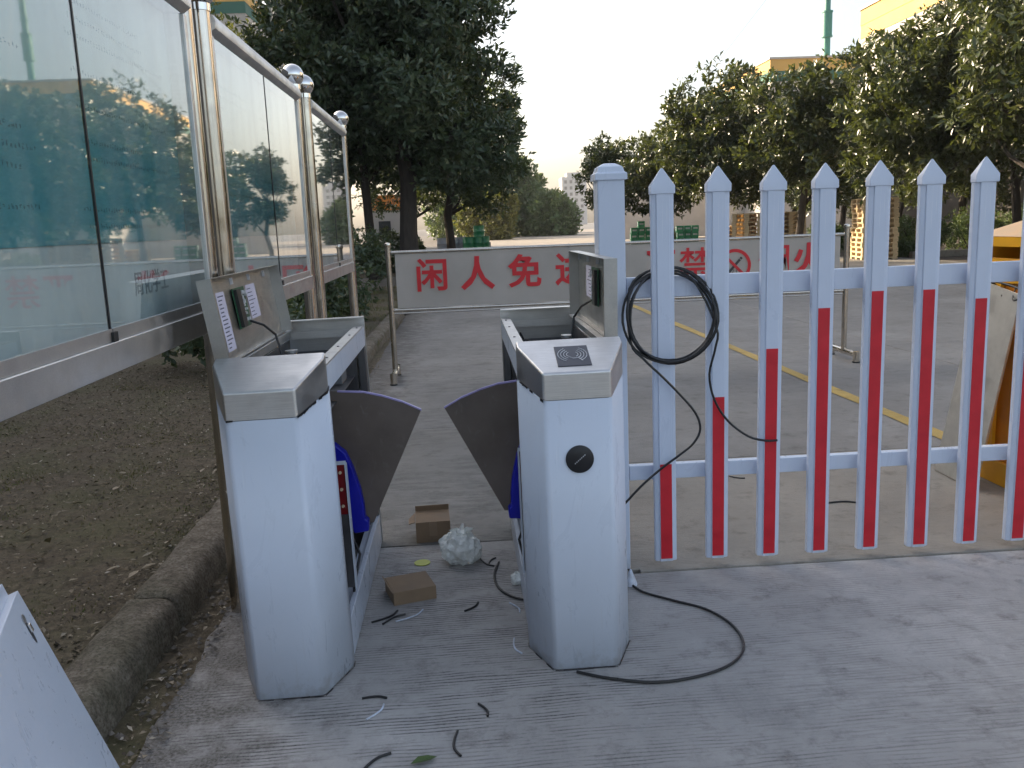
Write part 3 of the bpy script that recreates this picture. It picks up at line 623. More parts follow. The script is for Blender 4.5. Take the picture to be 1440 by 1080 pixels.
# ------------------------------------------------------------------ notice boards
def post_with_ball(parent, y, h=2.33, rr=.036, x=-.01):
    p = MB().tube([(x,y,-.04),(x,y,h-.1)], rr, 20).build("post", M['tube'], parent, smooth=True)
    pr=[(.0005,-.0625)]+[(.0625*math.sin(a), -.0625*math.cos(a)) for a in [k*math.pi/14 for k in range(1,14)]]+[(.0005,.0625)]
    MB().lathe(pr, (x,y,h-.055), 24).lathe([(rr*1.12,h-.13),(rr*1.12,h-.105)],(x,y,0),20).build("ball_cap", M['chrome'], p, smooth=True)
def notice_board(y0, y1, ym, pa, pb, label, text=None):
    """a glazed cabinet between two posts; local y is world y, x=0 at -0.89"""
    t_=thing("notice_board", (-.89,0,0), label, "notice board", "glazed notice boards along the drive")
    post_with_ball(t_, pa); post_with_ball(t_, pb)
    zb, zt = 1.075, 2.185
    MB().box(-.06,y0,zb,.022,y1,zb+.075).build("bottom_beam", M['steel'], t_, bevel=.003)
    MB().prism([(-.07,zt-.055),(.005,zt-.055),(.032,zt-.035),(.036,zt-.012),(.026,zt+.012),(.0,zt+.022),(-.07,zt+.022)], y0, y1,'y') .build("top_rail", M['steel'], t_, smooth=True)
    MB().box(-.06,y0,zb+.077,.016,y0+.032,zt-.057).build("side_frame", M['steel'], t_, bevel=.003)
    MB().box(-.06,y1-.032,zb+.077,.016,y1,zt-.057).build("side_frame", M['steel'], t_, bevel=.003)
    MB().box(-.065,y0+.005,zb+.077,-.06,y1-.005,zt-.057).build("back_panel", M['steel'], t_)
    zi, zo = zb+.077, zt-.057
    MB().box(-.054,y0+.033,zi+.24,-.050,y1-.033,zo).build("poster", M['teal'], t_)
    pw = MB().box(-.054,y0+.033,zi+.002,-.050,y1-.033,zi+.2385).build("poster_footer", M['posterwhite'], t_)
    # lines of small print
    pm=MB(); gg=random.Random(int(y0*100))
    for blk in range(2):
        ya=(y0 if blk==0 else ym)+.07; yb=(ym if blk==0 else y1)-.1
        for row in range(15):
            z=zo-.14-row*.043
            if row in (3,7,11) or gg.random()<.12: continue
            y=ya+gg.uniform(0,.06); end=ya+(yb-ya)*gg.uniform(.35,.98)
            while y<end:
                w=gg.uniform(.008,.013)
                
                for st in range(3):
                    if gg.random()<.5: a_=z+gg.uniform(0,.013); b0=y+gg.uniform(0,w*.3); pm.box(-.0498,b0,a_,-.0494,b0+w*gg.uniform(.4,.75),a_+.0018)
                    else: b0=y+gg.uniform(0,w*.9); a_=z+gg.uniform(0,.006); pm.box(-.0498,b0,a_,-.0494,b0+.0016,a_+gg.uniform(.005,.009))
                y+=.0175
    tag(pm.build("poster_print", M['posterink'], t_), kind='stuff')
    if text:
        me=text_mesh(text,.075,.0006,.0003); o=link("footer_writing", me, M['posterink2'], t_); o.rotation_euler=(R(90),0,R(90)); o.location=(-.0490,y1-.42,zi+.115)
    for (a,b) in ((y0+.034,ym-.004),(ym+.004,y1-.034)):
        MB().box(.002,a,zi+.0,.007,b,zo).build("glass_pane", M['glass'], t_)
        MB().box(.008,a,zi-.001,.013,b,zi+.03).build("pane_clip_rail", M['steel'], t_)
    MB().box(.003,ym-.0035,zi,.009,ym+.0035,zo).build("mullion_seal", M['black'], t_)
    MB().box(-.001,ym-.014,zi-.002,.02,ym+.014,zi+.022).build("pane_stop", M['black'], t_)
    return t_
notice_board(1.30,3.165,2.243,1.26,3.20,"nearest glazed notice board, largest, running out of the left edge","周化学工")
notice_board(3.465,5.235,4.378,3.43,5.27,"middle glazed notice board between the nearest and the farthest boards")
notice_board(5.655,7.28,6.47,5.62,7.315,"farthest glazed notice board, smallest, beside the dark shrubs")

# ------------------------------------------------------------------ turnstile cabinets
def turnstile(loc, s, label, reader):
    t_=thing("turnstile", loc, label, "turnstile", "flap turnstile cabinets either side of the passage")
    hw,ch,cy,Ln=.165,.065,.165,1.34
    S=lambda pts:[(s*p[0],)+tuple(p[1:]) for p in pts]
    def B(m,x0,y0,z0,x1,y1,z1): a,b=sorted((s*x0,s*x1)); return m.box(a,y0,z0,b,y1,z1)
    def bld(m,*a,**k): return m.build(*a,**k)
    # white shell sheet: inner edge -> chamfer -> front -> chamfer -> outer side to the rear
    prof=[(hw,.205),(hw,cy),(hw-ch,0),(-(hw-ch),0),(-hw,cy),(-hw,Ln)]
    top=[.925,.915,.874,.874,.915,.95]
    m=MB(); n=len(prof)
    m.add(S([(p[0],p[1],.004) for p in prof])+S([(p[0],p[1],z) for p,z in zip(prof,top)]),[(i,i+1,n+i+1,n+i) for i in range(n-1)])
    bm_=m.build("front_shell",M['white'],t_)
    md=bm_.modifiers.new("edges",'BEVEL'); md.width=.012; md.segments=3; md.limit_method='ANGLE'; md.angle_limit=R(20); bm_.data.shade_smooth()
    md.harden_normals=True
    md=bm_.modifiers.new("thickness",'SOLIDIFY'); md.thickness=.004; md.offset=1 if s>0 else 1
    # steel cap with sloping top
    e=.003; zt=lambda y:.958+.072*y/.19
    pr=[(hw+e,.20),(hw+e,cy-.002),(hw-ch+e,-e),(-(hw-ch)-e,-e),(-hw-e,cy-.002),(-hw-e,.20)]
    lo=[.927,.917,.876,.876,.917,.927]
    m=MB(); k=len(pr)
    m.add(S([(p[0],p[1],z) for p,z in zip(pr,lo)])+S([(p[0],p[1],zt(max(0,p[1]))) for p in pr]), [(i,i+1,k+i+1,k+i) for i in range(k-1)]+[tuple(range(k,2*k))]+[(0,k,2*k-1,k-1)])
    bld(m,"steel_cap",M['steel'],t_,bevel=.007,seg=3)
    # torn protective film along the cap seam
    m=MB(); gg=random.Random(int(loc[0]*99))
    for a in range(3):
        for q in range(10):
            f_=q/10; A=[(hw,.20,.926),(hw,cy,.916),(hw-ch,-.0,.875),(-(hw-ch),0,.875)][a:a+2]; p=Vector(A[0]).lerp(Vector(A[1]),f_); p2=Vector(A[0]).lerp(Vector(A[1]),f_+.1)
            if gg.random()<(.25 if a<2 else .75): continue
            d_=Vector((.006 if a<2 else 0,-.006 if a else 0,0)); h1,h2=gg.uniform(.001,.007),gg.uniform(.001,.007)
            vs=[p+d_-Vector((0,0,h1)),p2+d_-Vector((0,0,h2)),p2+d_+Vector((0,0,.003)),p+d_+Vector((0,0,.003))]
            m=MB(); m.add(S([tuple(v) for v in vs])+S([tuple(v-d_*.3) for v in vs]),[(0,1,2,3),(7,6,5,4),(0,4,5,1),(1,5,6,2),(2,6,7,3),(3,7,4,0)]); bld(m,"film_remnant",M['black'],t_)
    gg=random.Random(int(loc[0]*77)+5)  # black foot sealant that also paints in the contact shadow
    for a in range(4):
        A,B_=Vector((*prof[a],.0)),Vector((*prof[a+1],.0)); L_=(B_-A).length; q=0.0
        while q<L_-.004:
            w_=min(gg.uniform(.015,.05),L_-q); p,p2=A.lerp(B_,q/L_),A.lerp(B_,(q+w_)/L_); q+=w_
            if gg.random()<.22: continue
            nrm=Vector(((B_-A).y,-(B_-A).x,0)).normalized()
            if nrm.dot(Vector((p.x,p.y-.5,0)))<0: nrm=-nrm
            h1,h2,o1=gg.uniform(.001,.0045),gg.uniform(.001,.0045),gg.uniform(.006,.0085)
            bld(MB().add(S([tuple(p+nrm*.0055+Vector((0,0,.001))),tuple(p2+nrm*.0055+Vector((0,0,.001))),tuple(p2+nrm*.0055+Vector((0,0,h2))),tuple(p+nrm*.0055+Vector((0,0,h1))),tuple(p+nrm*o1+Vector((0,0,.001))),tuple(p2+nrm*o1+Vector((0,0,.001)))]),[(0,1,2,3),(0,4,5,1),(4,3,2,5),(0,3,4),(1,5,2)]),"sealant_bead",M['black'],t_)
    # inner side: top beam, sill, rear post
    bld(B(MB(),hw-.022,.21,.905,hw-.001,Ln-.03,.985),"side_beam",M['white'],t_,bevel=.002)
    bld(B(MB(),hw-.040,.205,.987,hw,Ln-.05,.993),"beam_top_strip",M['steel'],t_)
    bld(B(B(MB(),hw-.022,.21,.0,hw-.002,Ln-.03,.135),hw-.06,.21,.1,hw-.0225,Ln-.03,.104),"sill",M['white'],t_,bevel=.002)
    bld(B(MB(),hw-.035,Ln-.055,.136,hw-.003,Ln-.004,.904),"rear_post",M['darksteel'],t_,bevel=.003)
    # rear end and rims
    bld(B(B(MB(),-hw+.002,Ln-.004,.0,hw,Ln,1.03),-hw+.002,Ln-.05,1.026,hw,Ln-.0045,1.03),"rear_panel",M['steel'],t_)
    bld(B(MB(),-hw+.03,Ln-.09,.955,hw-.04,Ln-.085,.985),"rear_lip",M['steel'],t_)
    bld(B(B(MB(),-hw+.001,.20,.952,-hw+.005,Ln-.005,1.0),-hw+.0055,.21,.992,-hw+.03,Ln-.05,.996),"outer_rim",M['steel'],t_)
    bld(B(MB(),-hw+.004,.2005,.93,hw-.004,.2045,zt(.19)-.004),"cap_back_wall",M['darksteel'],t_)
    # dark interior; wall steel darkened in colour to stand for missing light
    m=MB(); B(m,-hw+.006,.21,.02,-hw+.012,Ln-.06,.95); B(m,-hw+.014,Ln-.075,.02,hw-.04,Ln-.07,.9); B(m,-hw+.014,.208,.02,hw-.024,.214,.9); B(m,-hw+.014,.22,.78,hw-.05,Ln-.08,.785)
    bld(m,"inner_walls",M['darksteel'],t_)
    m=MB(); B(m,-.11,.50,.02,.05,.86,.56); B(m,-.10,.35,.60,.06,.95,.74); B(m,-.11,.98,.05,.02,1.2,.5)
    bld(m,"drive_unit",M['cavity'],t_,bevel=.006)
    m=MB(); B(m,-.06,.75,.786,.05,1.0,.90); bld(m,"control_box",M['cavity'],t_,bevel=.004)
    bld(B(MB(),.0,.42,.786,.09,.62,.83),"power_supply",M['greydrum'],t_,bevel=.003); bld(B(MB(),.01,1.03,.786,.09,1.18,.85),"relay_box",M['greydrum'],t_,bevel=.003)
    bld(MB().lathe([(.0005,.786),(.02,.786),(.02,.93),(.026,.935),(.026,.945),(.0005,.946)],(s*-.09,.98,0),12),"lid_stay",M['steel'],t_,smooth=True)
    m=MB()
    for q in range(5):
        y=.45+q*.16; m.tube([(s*.02,y,.79),(s*(.06+.02*q%.05),y+.08,.90+.01*q),(s*.09,y+.16,.87),(s*.05,y+.24,.80)],.004,6)
    bld(m,"inner_wires",M['cable'],t_,smooth=True)
    # small screws on the beam strip
    m=MB()
    for y in (.35,.62,.95,1.2): m.lathe([(.0045,.993),(.0045,.9955),(.002,.9965)],(s*(hw-.018),y,0),8)
    bld(m,"screw",M['darksteel'],t_)
    # flap: sector of brown acrylic
    fl=[(.02,.825),(.12,.822),(.212,.814),(.276,.797),(.352,.769),(.421,.733),(.212,.312),(.12,.312),(.02,.50)]
    fp=bld(MB().prism([(s*a,b) for a,b in fl],.682,.692),"flap",M['flap'],t_)
    ed=MB()
    for i in range(1,5): 
        (a,b),(c_,d_)=fl[i],fl[i+1]; ed.add(S([(a,.680,b+.001),(c_,.680,d_+.001),(c_,.680,d_-.005),(a,.680,b-.004),(a,.694,b+.001),(c_,.694,d_+.001)]),[(0,1,2,3),(0,4,5,1)])
    bld(ed,"film_edge",M['flapedge'],fp)
    bl=[(.06,.645),(.10,.635),(.136,.60),(.158,.54),(.178,.46),(.186,.40),(.188,.345),(.200,.335),(.197,.295),(.142,.290),(.132,.33),(.06,.33)]
    bld(MB().prism([(s*a,b) for a,b in bl],.630,.672),"flap_bracket",M['blue'],t_,bevel=.006)
    # indicator strip with red lamps
    fr_=bld(B(B(MB(),.115,.43,.61,.164,.437,.622),.159,.43,.155,.164,.46,.6095),"lamp_frame",M['white'],t_)
    lb=bld(B(MB(),.112,.440,.43,.158,.446,.608),"lamp_board",M['ledred'],fr_)
    m=MB()
    for z in (.46,.52,.58): m.lathe([(.0005,0),(.006,0),(.005,.006),(.0005,.0065)],(0,0,0),10,'y'); m.v[-40:]=[(v[0]+s*.141,.4395-v[1],v[2]+z) for v in m.v[-40:]]
    bld(m,"lamp",M['led'],lb)
    bld(B(MB(),.112,.441,.16,.158,.446,.428),"lower_plate",M['darksteel'],t_)
    # loose lead from the mechanism
    bld(MB().tube([(s*.13,.62,.30),(s*.168,.55,.24),(s*.150,.48,.16),(s*.145,.40,.05)],.005,6),"loose_lead",M['cable'],t_,smooth=True)
    # open lid, hinged on the outer edge
    lid=bpy.data.objects.new("lid",None)
    y0,y1,wd,fl_=.205,1.22,.275,.042
    if s<0: y0,y1=.30,1.24
    m=MB(); th=.002
    B(m,-th,y0,0,0,y1,wd); B(m,0,y0,0,fl_,y0+th,wd); B(m,0,y1-th,0,fl_,y1,wd); B(m,0,y0+th,wd-th,fl_,y1-th,wd); B(m,0,y0+th,0,fl_*.5,y1-th,th)
    B(m,fl_-th,y0+th,0,fl_,y0+.014,wd-th)
    bpy.data.objects.remove(lid)
    lid=bld(m,"lid",M['lidsteel'],t_)
    ang=R(7) if s>0 else R(-1.0)
    lid.location=(s*(-hw+.0),0,.998); lid.rotation_euler=(0,-ang if s>0 else -ang,0)
    if s<0: lid.location=(s*(-hw-.012),0,1.0)
    # fittings in the lid (local to the lid)
    fy=(lambda y:y) 
    pcb=bld(B(MB(),.006,y0+.345,.085,.010,y0+.50,.225),"circuit_board",M['pcb'],lid)
    m=MB(); gg=random.Random(4)
    B(m,.0105,y0+.35,.09,.022,y0+.405,.22)
    bld(m,"terminal_block",M['chip'],pcb)
    m=MB(); 
    for q in range(16):
        yy=y0+.415+gg.random()*.07; zz=.095+gg.random()*.115; B(m,.0102,yy,zz,.0102+gg.uniform(.004,.012),yy+gg.uniform(.006,.014),zz+gg.uniform(.006,.014))
    bld(m,"chip",M['silver'],pcb)
    lab=bld(B(MB(),.001,y0+.16,.03,.0018,y0+.26,.225),"paper_label",M['paper'],lid)
    m=MB()
    for q in range(14): 
        z=.04+q*.013; B(m,.002,y0+.175,z,.0023,y0+.175+gg.uniform(.03,.07),z+.004)
    bld(m,"label_print",M['ink'],lab)
    lab=bld(B(MB(),.001,y0+.56,.10,.0018,y0+.70,.225),"paper_label",M['paper'],lid)
    m=MB()
    for q in range(8): 
        z=.11+q*.014; B(m,.002,y0+.57,z,.0023,y0+.57+gg.uniform(.05,.11),z+.003)
    bld(m,"label_print",M['ink'],lab)
    bld(MB().tube([(s*.015,y0+.47,.10),(s*.05,y0+.50,.075),(s*.075,y0+.54,.03),(s*.085,y0+.52,-.03),(s*.09,y0+.5,-.12)],.0045,6),"lid_cable",M['cable'],lid,smooth=True)
    for q in range(4): bld(B(MB(),.0005,y0+.12+q*.25,wd-.035,.010,y0+.128+q*.25,wd-.012),"lid_clip",M['silver'],lid)
    if reader:
        # card reader window lies on the slope, just proud of it
        sl=math.atan(.072/.19); m4=Matrix.Translation((.0,.088,zt(.088)+.002)) @ Matrix.Rotation(sl,4,'X') 
        rp=MB().box(-.052,-.062,-.001,.052,.062,.0015).build("reader_plate",M['reader'],t_,bevel=.001); rp.matrix_local=m4
        m=MB()
        for side in (-1,1):
            for q in range(4):
                r_=.014+q*.009; pts=[(side*(.004+r_*math.cos(a)),.006+r_*math.sin(a)*1.05,.0022) for a in [R(-62+12.4*w) for w in range(11)]]
                m.tube(pts,.0010,4)
        m.tube([(-.010,-.010,.0022),(.0,-.018,.0022),(.016,-.016,.0022),(.028,-.034,.0022)],.0011,4)
        m.build("wave_symbol",M['silver'],rp)
        bd=MB().lathe([(.0005,0),(.043,0),(.043,-.005),(.039,-.0075),(.0005,-.0078)],(0,-.0045,.690),32,'y').build("sensor_window",M['black'],t_,smooth=True)
        me=text_mesh("FACE ID",.0125,0,.0002) if False else None
        m=MB()
        for q in range(7): m.box(-.016+q*.005,-.0125,.676+q*.0042,-.0135+q*.005,-.0124,.680+q*.0042)
        m.build("window_mark",M['silver'],bd)
    return t_
tl=turnstile((-.583,2.515,0),1,"left white and steel turnstile, open lid leaning left, plain front",False)
tr_=turnstile((.335,2.58,0),-1,"right white and steel turnstile with card reader and black round window",True)
tl.rotation_euler.y=R(-.9); tr_.rotation_euler.y=R(-.4)

# ------------------------------------------------------------------ sliding picket gate
gate=thing("sliding_gate",(.77,3.345,.035),"white picket gate with red reflective strips right of the turnstile","gate")
prof=[(-.0435,.018),(-.0435,-.004),(-.034,-.010),(-.026,-.010),(-.0245,-.017),(.0245,-.017),(.026,-.010),(.034,-.010),(.0435,-.004),(.0435,.018)]
pick=MB().prism(prof,0,1.462,'z').build("picket",M['fencewhite'],gate,bevel=.0012)
w,d0,d1=.0465,-.021,.0215
cap=MB().add([(-w,d0,1.452),(w,d0,1.452),(w,d1,1.452),(-w,d1,1.452),(-w,d0,1.482),(w,d0,1.482),(w,d1,1.482),(-w,d1,1.482),(0,.0,1.553)],
   [(3,2,1,0),(0,1,5,4),(1,2,6,5),(2,3,7,6),(3,0,4,7),(4,5,8),(5,6,8),(6,7,8),(7,4,8)]).build("picket_cap",M['fencewhite'],pick,bevel=.003)
tops=[.44,.70,.885,1.034,1.089,1.088,1.043,.95,.80,.62]
pks=[pick]
for i in range(1,10): pks.append(copy_tree(pick,gate))
for i,p in enumerate(pks):
    p.location=(i*.2085+rnd.uniform(-.0015,.0015),0,rnd.uniform(-.002,.002)); p.rotation_euler=(0,R(rnd.uniform(-.22,.22)),R(rnd.uniform(-1.2,1.2)))
    MB().box(-.0232,-.0192,.012,.0232,-.0175,tops[i]-.035).build("red_strip",M['red'],p)
for z0,z1 in ((1.062,1.142),(.328,.388)):
    MB().box(-.135,.045,z0,2.1,.082,z1).build("rail",M['fencewhite'],gate,bevel=.003)
gp=thing("gate_post",(.575,3.405,0),"square white gate post with domed cap behind the right turnstile","post")
MB().box(-.052,-.052,0,.052,.052,1.555).build("shaft",M['fencewhite'],gp,bevel=.006)
m=MB(); q=[(.061,1.548),(.061,1.572),(.052,1.578),(.046,1.597),(.022,1.610),(.0,1.612)]
o0=0
for (r_,z) in q: m.v+= [(-r_,-r_,z),(r_,-r_,z),(r_,r_,z),(-r_,r_,z)]
for i in range(len(q)-1):
    for j in range(4): m.f.append((i*4+j,i*4+(j+1)%4,(i+1)*4+(j+1)%4,(i+1)*4+j))
m.f.append((3,2,1,0)); m.build("post_cap",M['fencewhite'],gp,bevel=.002)
# loop of black cable hung on the gate
def smooth_path(pts,n=8):
    P=[Vector(p) for p in pts]; out=[]
    for i in range(len(P)-1):
        a,b,c_,d_=P[max(i-1,0)],P[i],P[i+1],P[min(i+2,len(P)-1)]
        for k in range(n):
            t=k/n; out.append(.5*((2*b)+(c_-a)*t+(2*a-5*b+4*c_-d_)*t*t+(3*b-a-3*c_+d_)*t**3))
    out.append(P[-1]); return out
gg=random.Random(12); pts=[]
turns=5
for k in range(turns*28+12):
    a=-k*2*math.pi/28+math.pi*.95; tn=k/28
    rx=.172+.010*math.sin(tn*2.3+1); rz=.174+.008*math.sin(tn*3.1); ox=.008*math.sin(tn*1.9); oz=.008*math.cos(tn*2.7)
    z=1.03+oz+rz*math.sin(a); f_=max(0,min(1,(math.sin(a)-.25)/.5))
    pts.append((.786+ox+rx*math.cos(a), 3.305-.004*tn+(.071)*f_, z))
last=pts[-1]
tail=[(.960,3.295,.985),(.955,3.290,.90),(.935,3.300,.80),(.955,3.303,.70),(1.01,3.303,.61),(1.09,3.303,.545),(1.16,3.303,.523),(1.207,3.303,.522)]
first=[(.589,3.28,.30),(.66,3.285,.37),(.74,3.30,.43),(.82,3.303,.485),(.875,3.303,.53),(.90,3.303,.585),(.88,3.303,.65),(.82,3.303,.725),(.75,3.30,.80),(.68,3.295,.87),(.63,3.30,.94)]
path=smooth_path(first+pts[2::3]+tail,4)
tag(MB().tube(path,.0047,8).build("hanging_cable",M['cable'],smooth=True),"coil of black cable looped over the first pickets with two loose ends","cable")
fc=smooth_path([(.52,3.22,.03),(.59,3.206,.006),(.63,3.114,.006),(.728,3.02,.006),(.82,2.935,.006),(.872,2.81,.006),(.872,2.673,.006),(.815,2.56,.006),(.70,2.485,.006),(.54,2.455,.006),(.40,2.495,.006),(.30,2.55,.006)],6)
tag(MB().tube(fc,.0048,8).build("floor_cable",M['cable'],smooth=True),"black cable looping over the concrete from under the right turnstile","cable")
fc=smooth_path([(.095,3.50,.006),(.072,3.37,.006),(.084,3.24,.006),(.13,3.15,.006),(.19,3.10,.008)],6)
tag(MB().tube(fc,.0048,8).build("cable_offcut",M['cable'],smooth=True),"curved black cable end beside the inner foot of the right turnstile","cable")

# ------------------------------------------------------------------ barrier with red lettering
br=thing("barrier",(0,8.2,0),"steel barrier with red warning characters on a grey sheet","barrier")
for x in (-.665,3.635):
    p=MB().tube([(x,0,.06),(x,0,1.24)],.026,16).build("post",M['tube'],br,smooth=True)
    MB().lathe([(.0005,1.238),(.031,1.24),(.034,1.255),(.030,1.27),(.012,1.278),(.0005,1.279)],(x,0,0),16).build("post_cap",M['tube'],p,smooth=True)
    ft=MB().tube([(x-.0,-.27,.075),(x,.27,.075)],.028,14).tube([(x,-.27,.105),(x,-.275,.0)],.03,12).tube([(x,.27,.105),(x,.275,.0)],.03,12).build("foot",M['tube'],br,smooth=True)
    MB().tube([(x,-.275,-.003),(x,-.275,.012)],.033,12).tube([(x,.275,-.003),(x,.275,.012)],.033,12).build("rubber_pad",M['rubber'],ft)
MB().tube([(-.64,0,1.185),(3.61,0,1.185)],.015,12).build("top_rail",M['tube'],br,smooth=True)
MB().tube([(-.64,0,.655),(3.61,0,.655)],.015,12).build("bottom_rail",M['tube'],br,smooth=True)
MB().tube([(-.64,0,.625),(3.61,0,.625)],.008,8).build("bottom_wire",M['tube'],br,smooth=True)
bs=MB(); nn=44
for i in range(nn+1):
    x=-.605+4.18*i/nn; yy=.006*math.sin(i*.7)+.004*math.sin(i*1.9)
    bs.v+=[(x,yy,.672),(x,yy*.4,1.168)]
for i in range(nn): bs.f.append((2*i,2*i+2,2*i+3,2*i+1))
t=NT("banner_vinyl"); nz=t.noise(t.coords('Object'),1.6,5,.6); c=t.ramp(nz,[(.3,(.35,.335,.31)),(.7,(.45,.43,.405))]); t.l(c,t.b.inputs["Base Color"]); t.b.inputs["Roughness"].default_value=.5
tl_=t.n("ShaderNodeBsdfTranslucent"); t.l(c,tl_.inputs[0]); mx=t.n("ShaderNodeMixShader"); mx.inputs[0].default_value=.26; t.l(t.b.outputs[0],mx.inputs[1]); t.l(tl_.outputs[0],mx.inputs[2]); t.l(mx.outputs[0],t.out.inputs[0]); M['bannersheet']=t.m
sh=bs.build("sheet",M['bannersheet'],br,smooth=True)
cw=MB()
for i in range(9): cw.tube([(-.5+i*.5,0,1.203),(-.5+i*.5,-.014,1.165)],.004,5)
cw.build("sheet_tie",M['darksteel'],br)
for chx,x,of in (("闲",-.275,.007),("人",.145,.009),("免",.585,.008),("进",1.02,.007),("严",1.86,.006),("禁",2.185,.0028),("烟",2.94,.0045),("火",3.27,.009)):
    o=link("lettering",text_mesh(chx,.315,of,.0008),M['bannerred'],br); o.rotation_euler=(R(90),0,0); o.location=(x,-.014,.945)
ring=MB(); N=40
for i in range(N):
    a=2*math.pi*i/N; a2=2*math.pi*(i+1)/N
    ring.add([(2.56+.155*math.cos(a),-.0142,.935+.155*math.sin(a)),(2.56+.155*math.cos(a2),-.0142,.935+.155*math.sin(a2)),(2.56+.125*math.cos(a2),-.0142,.935+.125*math.sin(a2)),(2.56+.125*math.cos(a),-.0142,.935+.125*math.sin(a))],[(0,1,2,3)])
m4=Matrix.Translation((2.56,-.0145,.935))@Matrix.Rotation(R(45),4,'Y'); ring.box(-.13,0,-.013,.13,.0005,.013,m4)
ring.build("no_smoking_ring",M['bannerred'],br,solid=.0008)
m4=Matrix.Translation((2.56,-.0138,.935))@Matrix.Rotation(R(-48),4,'Y'); sg=MB().box(-.09,0,-.012,.075,.0004,.012,m4).box(.08,0,-.012,.10,.0004,.012,m4)
for q in range(4): sg.tube([(2.52+q*.03,-.0136,.90),(2.50+q*.035,-.0136,.86-.01*q)],.003,4)
sg.build("cigarette_symbol",M['bannerink'],br)

# ------------------------------------------------------------------ yellow gate machine at the right edge
ym=thing("gate_machine",(2.66,3.42,0),"opened yellow gate machine box with pale sloping roof","machine")
MB().box(0,.92,0,.42,.94,1.2).box(0,0,0,.42,.02,1.2).box(.40,.02,0,.42,.92,1.2).box(0,.02,0,.4,.92,.12).build("body",M['yellow'],ym,bevel=.004)
MB().box(0,.0201,1.02,.018,.919,1.14).box(0,.80,.121,.018,.919,1.019).box(0,.0201,.121,.018,.08,1.019).build("door_frame",M['yellow'],ym,bevel=.003)
MB().box(.02,.021,.121,.39,.915,1.1).build("inner_plate",M['orange'],ym)
MB().add([(-.05,-.05,1.2),(.47,-.05,1.2),(.47,.99,1.2),(-.05,.99,1.2),(-.05,-.05,1.245),(.47,-.05,1.245),(.47,.99,1.245),(-.05,.99,1.245)],[(3,2,1,0),(0,1,5,4),(1,2,6,5),(2,3,7,6),(3,0,4,7)]).build("roof_rim",M['yellow'],ym)
MB().add([(-.05,-.05,1.246),(.47,-.05,1.246),(.47,.99,1.246),(-.05,.99,1.246),(.16,.2,1.35),(.26,.2,1.35),(.26,.74,1.35),(.16,.74,1.35)],[(0,1,5,4),(1,2,6,5),(2,3,7,6),(3,0,4,7),(4,5,6,7),(3,2,1,0)]).build("roof",M['sunlit_roof'],ym,bevel=.006)
m=MB().tube(smooth_path([(.01,.85,1.0),(-.05,.8,1.03),(-.03,.6,1.0),(-.06,.5,.93),(.01,.4,.9)],5),.006,6).tube(smooth_path([(.01,.7,1.0),(-.06,.6,.95),(-.05,.45,1.01),(.01,.3,1.0)],5),.004,6)
m.build("wires",M['cable'],ym,smooth=True)
m=MB()
for z in (.96,.91): m.lathe([(.0005,-.03),(.016,-.025),(.02,-.012),(.016,0),(.0005,0)],(-.005,.74,z),14,'x')
m.build("round_knob",M['chrome'],ym,smooth=True)
dp=thing("door_plate",(2.505,4.46,.0),"grey steel door plate leaning against the opened yellow machine","door plate")
A_,B_,C_,D_=[Vector(q)-Vector((2.505,4.46,0)) for q in PLATE]
nv=(B_-A_).cross(D_-A_).normalized()*.006
pl=MB().add([A_-nv,B_-nv,C_-nv,D_-nv,A_+nv,B_+nv,C_+nv,D_+nv],[(3,2,1,0),(4,5,6,7),(0,1,5,4),(1,2,6,5),(2,3,7,6),(3,0,4,7)]).build("plate",M['plate'],dp,bevel=.002)
cb=A_.lerp(B_,.10).lerp(D_.lerp(C_,.10),.07)
sgn=-1 if nv.x>0 else 1
MB().lathe([(.0005,0),(.011,0),(.011,.010),(.0005,.011)],tuple(cb+nv*sgn),12,'x').build("bolt",M['black'],pl)

# ------------------------------------------------------------------ removed white side panels in the near left corner
def side_panel(p_far_top, p_near_top, p_far_bot, name, label, lock):
    """thin tray panel given three corners"""
    A=Vector(p_far_top); U=(Vector(p_near_top)-A).normalized(); Wv=(Vector(p_far_bot)-A); Wv=(Wv-U*Wv.dot(U)).normalized(); N=U.cross(Wv)
    if N.x<0: N=-N
    t_=thing(name,(0,0,0),label,"panel"); mm=Matrix((U,Wv,N)).transposed().to_4x4(); mm.translation=A; t_.matrix_world=mm
    w_,h_=1.0,.62
    MB().box(0,0,-.002,w_,h_,0).box(0,0,-.026,.002,h_,-.0022).box(.0022,0,-.026,w_,.002,-.0022).box(.0022,h_-.002,-.026,w_,h_,-.0022).build("sheet",M['white'],t_,bevel=.0018)
    if lock:
        pts=[(.075+.010*math.cos(a)*(1 if True else 1), .085+.034*math.sin(a)) for a in [k*2*math.pi/20 for k in range(20)]]
        sl=MB().prism(pts,.0004,.0012,'z').build("lock_slot",M['darksteel'],t_)
        MB().box(.069,.066,.0014,.082,.088,.008).build("lock_cam",M['chrome'],sl,bevel=.002)
        MB().prism([(.075+.012*math.cos(a)*1.0,.050+.012*math.sin(a)) for a in [k*2*math.pi/14 for k in range(14)]],.0014,.0022,'z').build("lock_ring",M['steel'],sl)
    return t_
side_panel((-1.134,2.12,.557),(-1.047,1.86,.557),(-.955,2.15,.005),"side_panel","removed white turnstile side panel with lock, front one of two",True)
side_panel((-1.158,2.10,.585),(-1.071,1.84,.585),(-.992,2.13,.005),"side_panel","second removed white side panel mostly hidden behind the locked one",False)

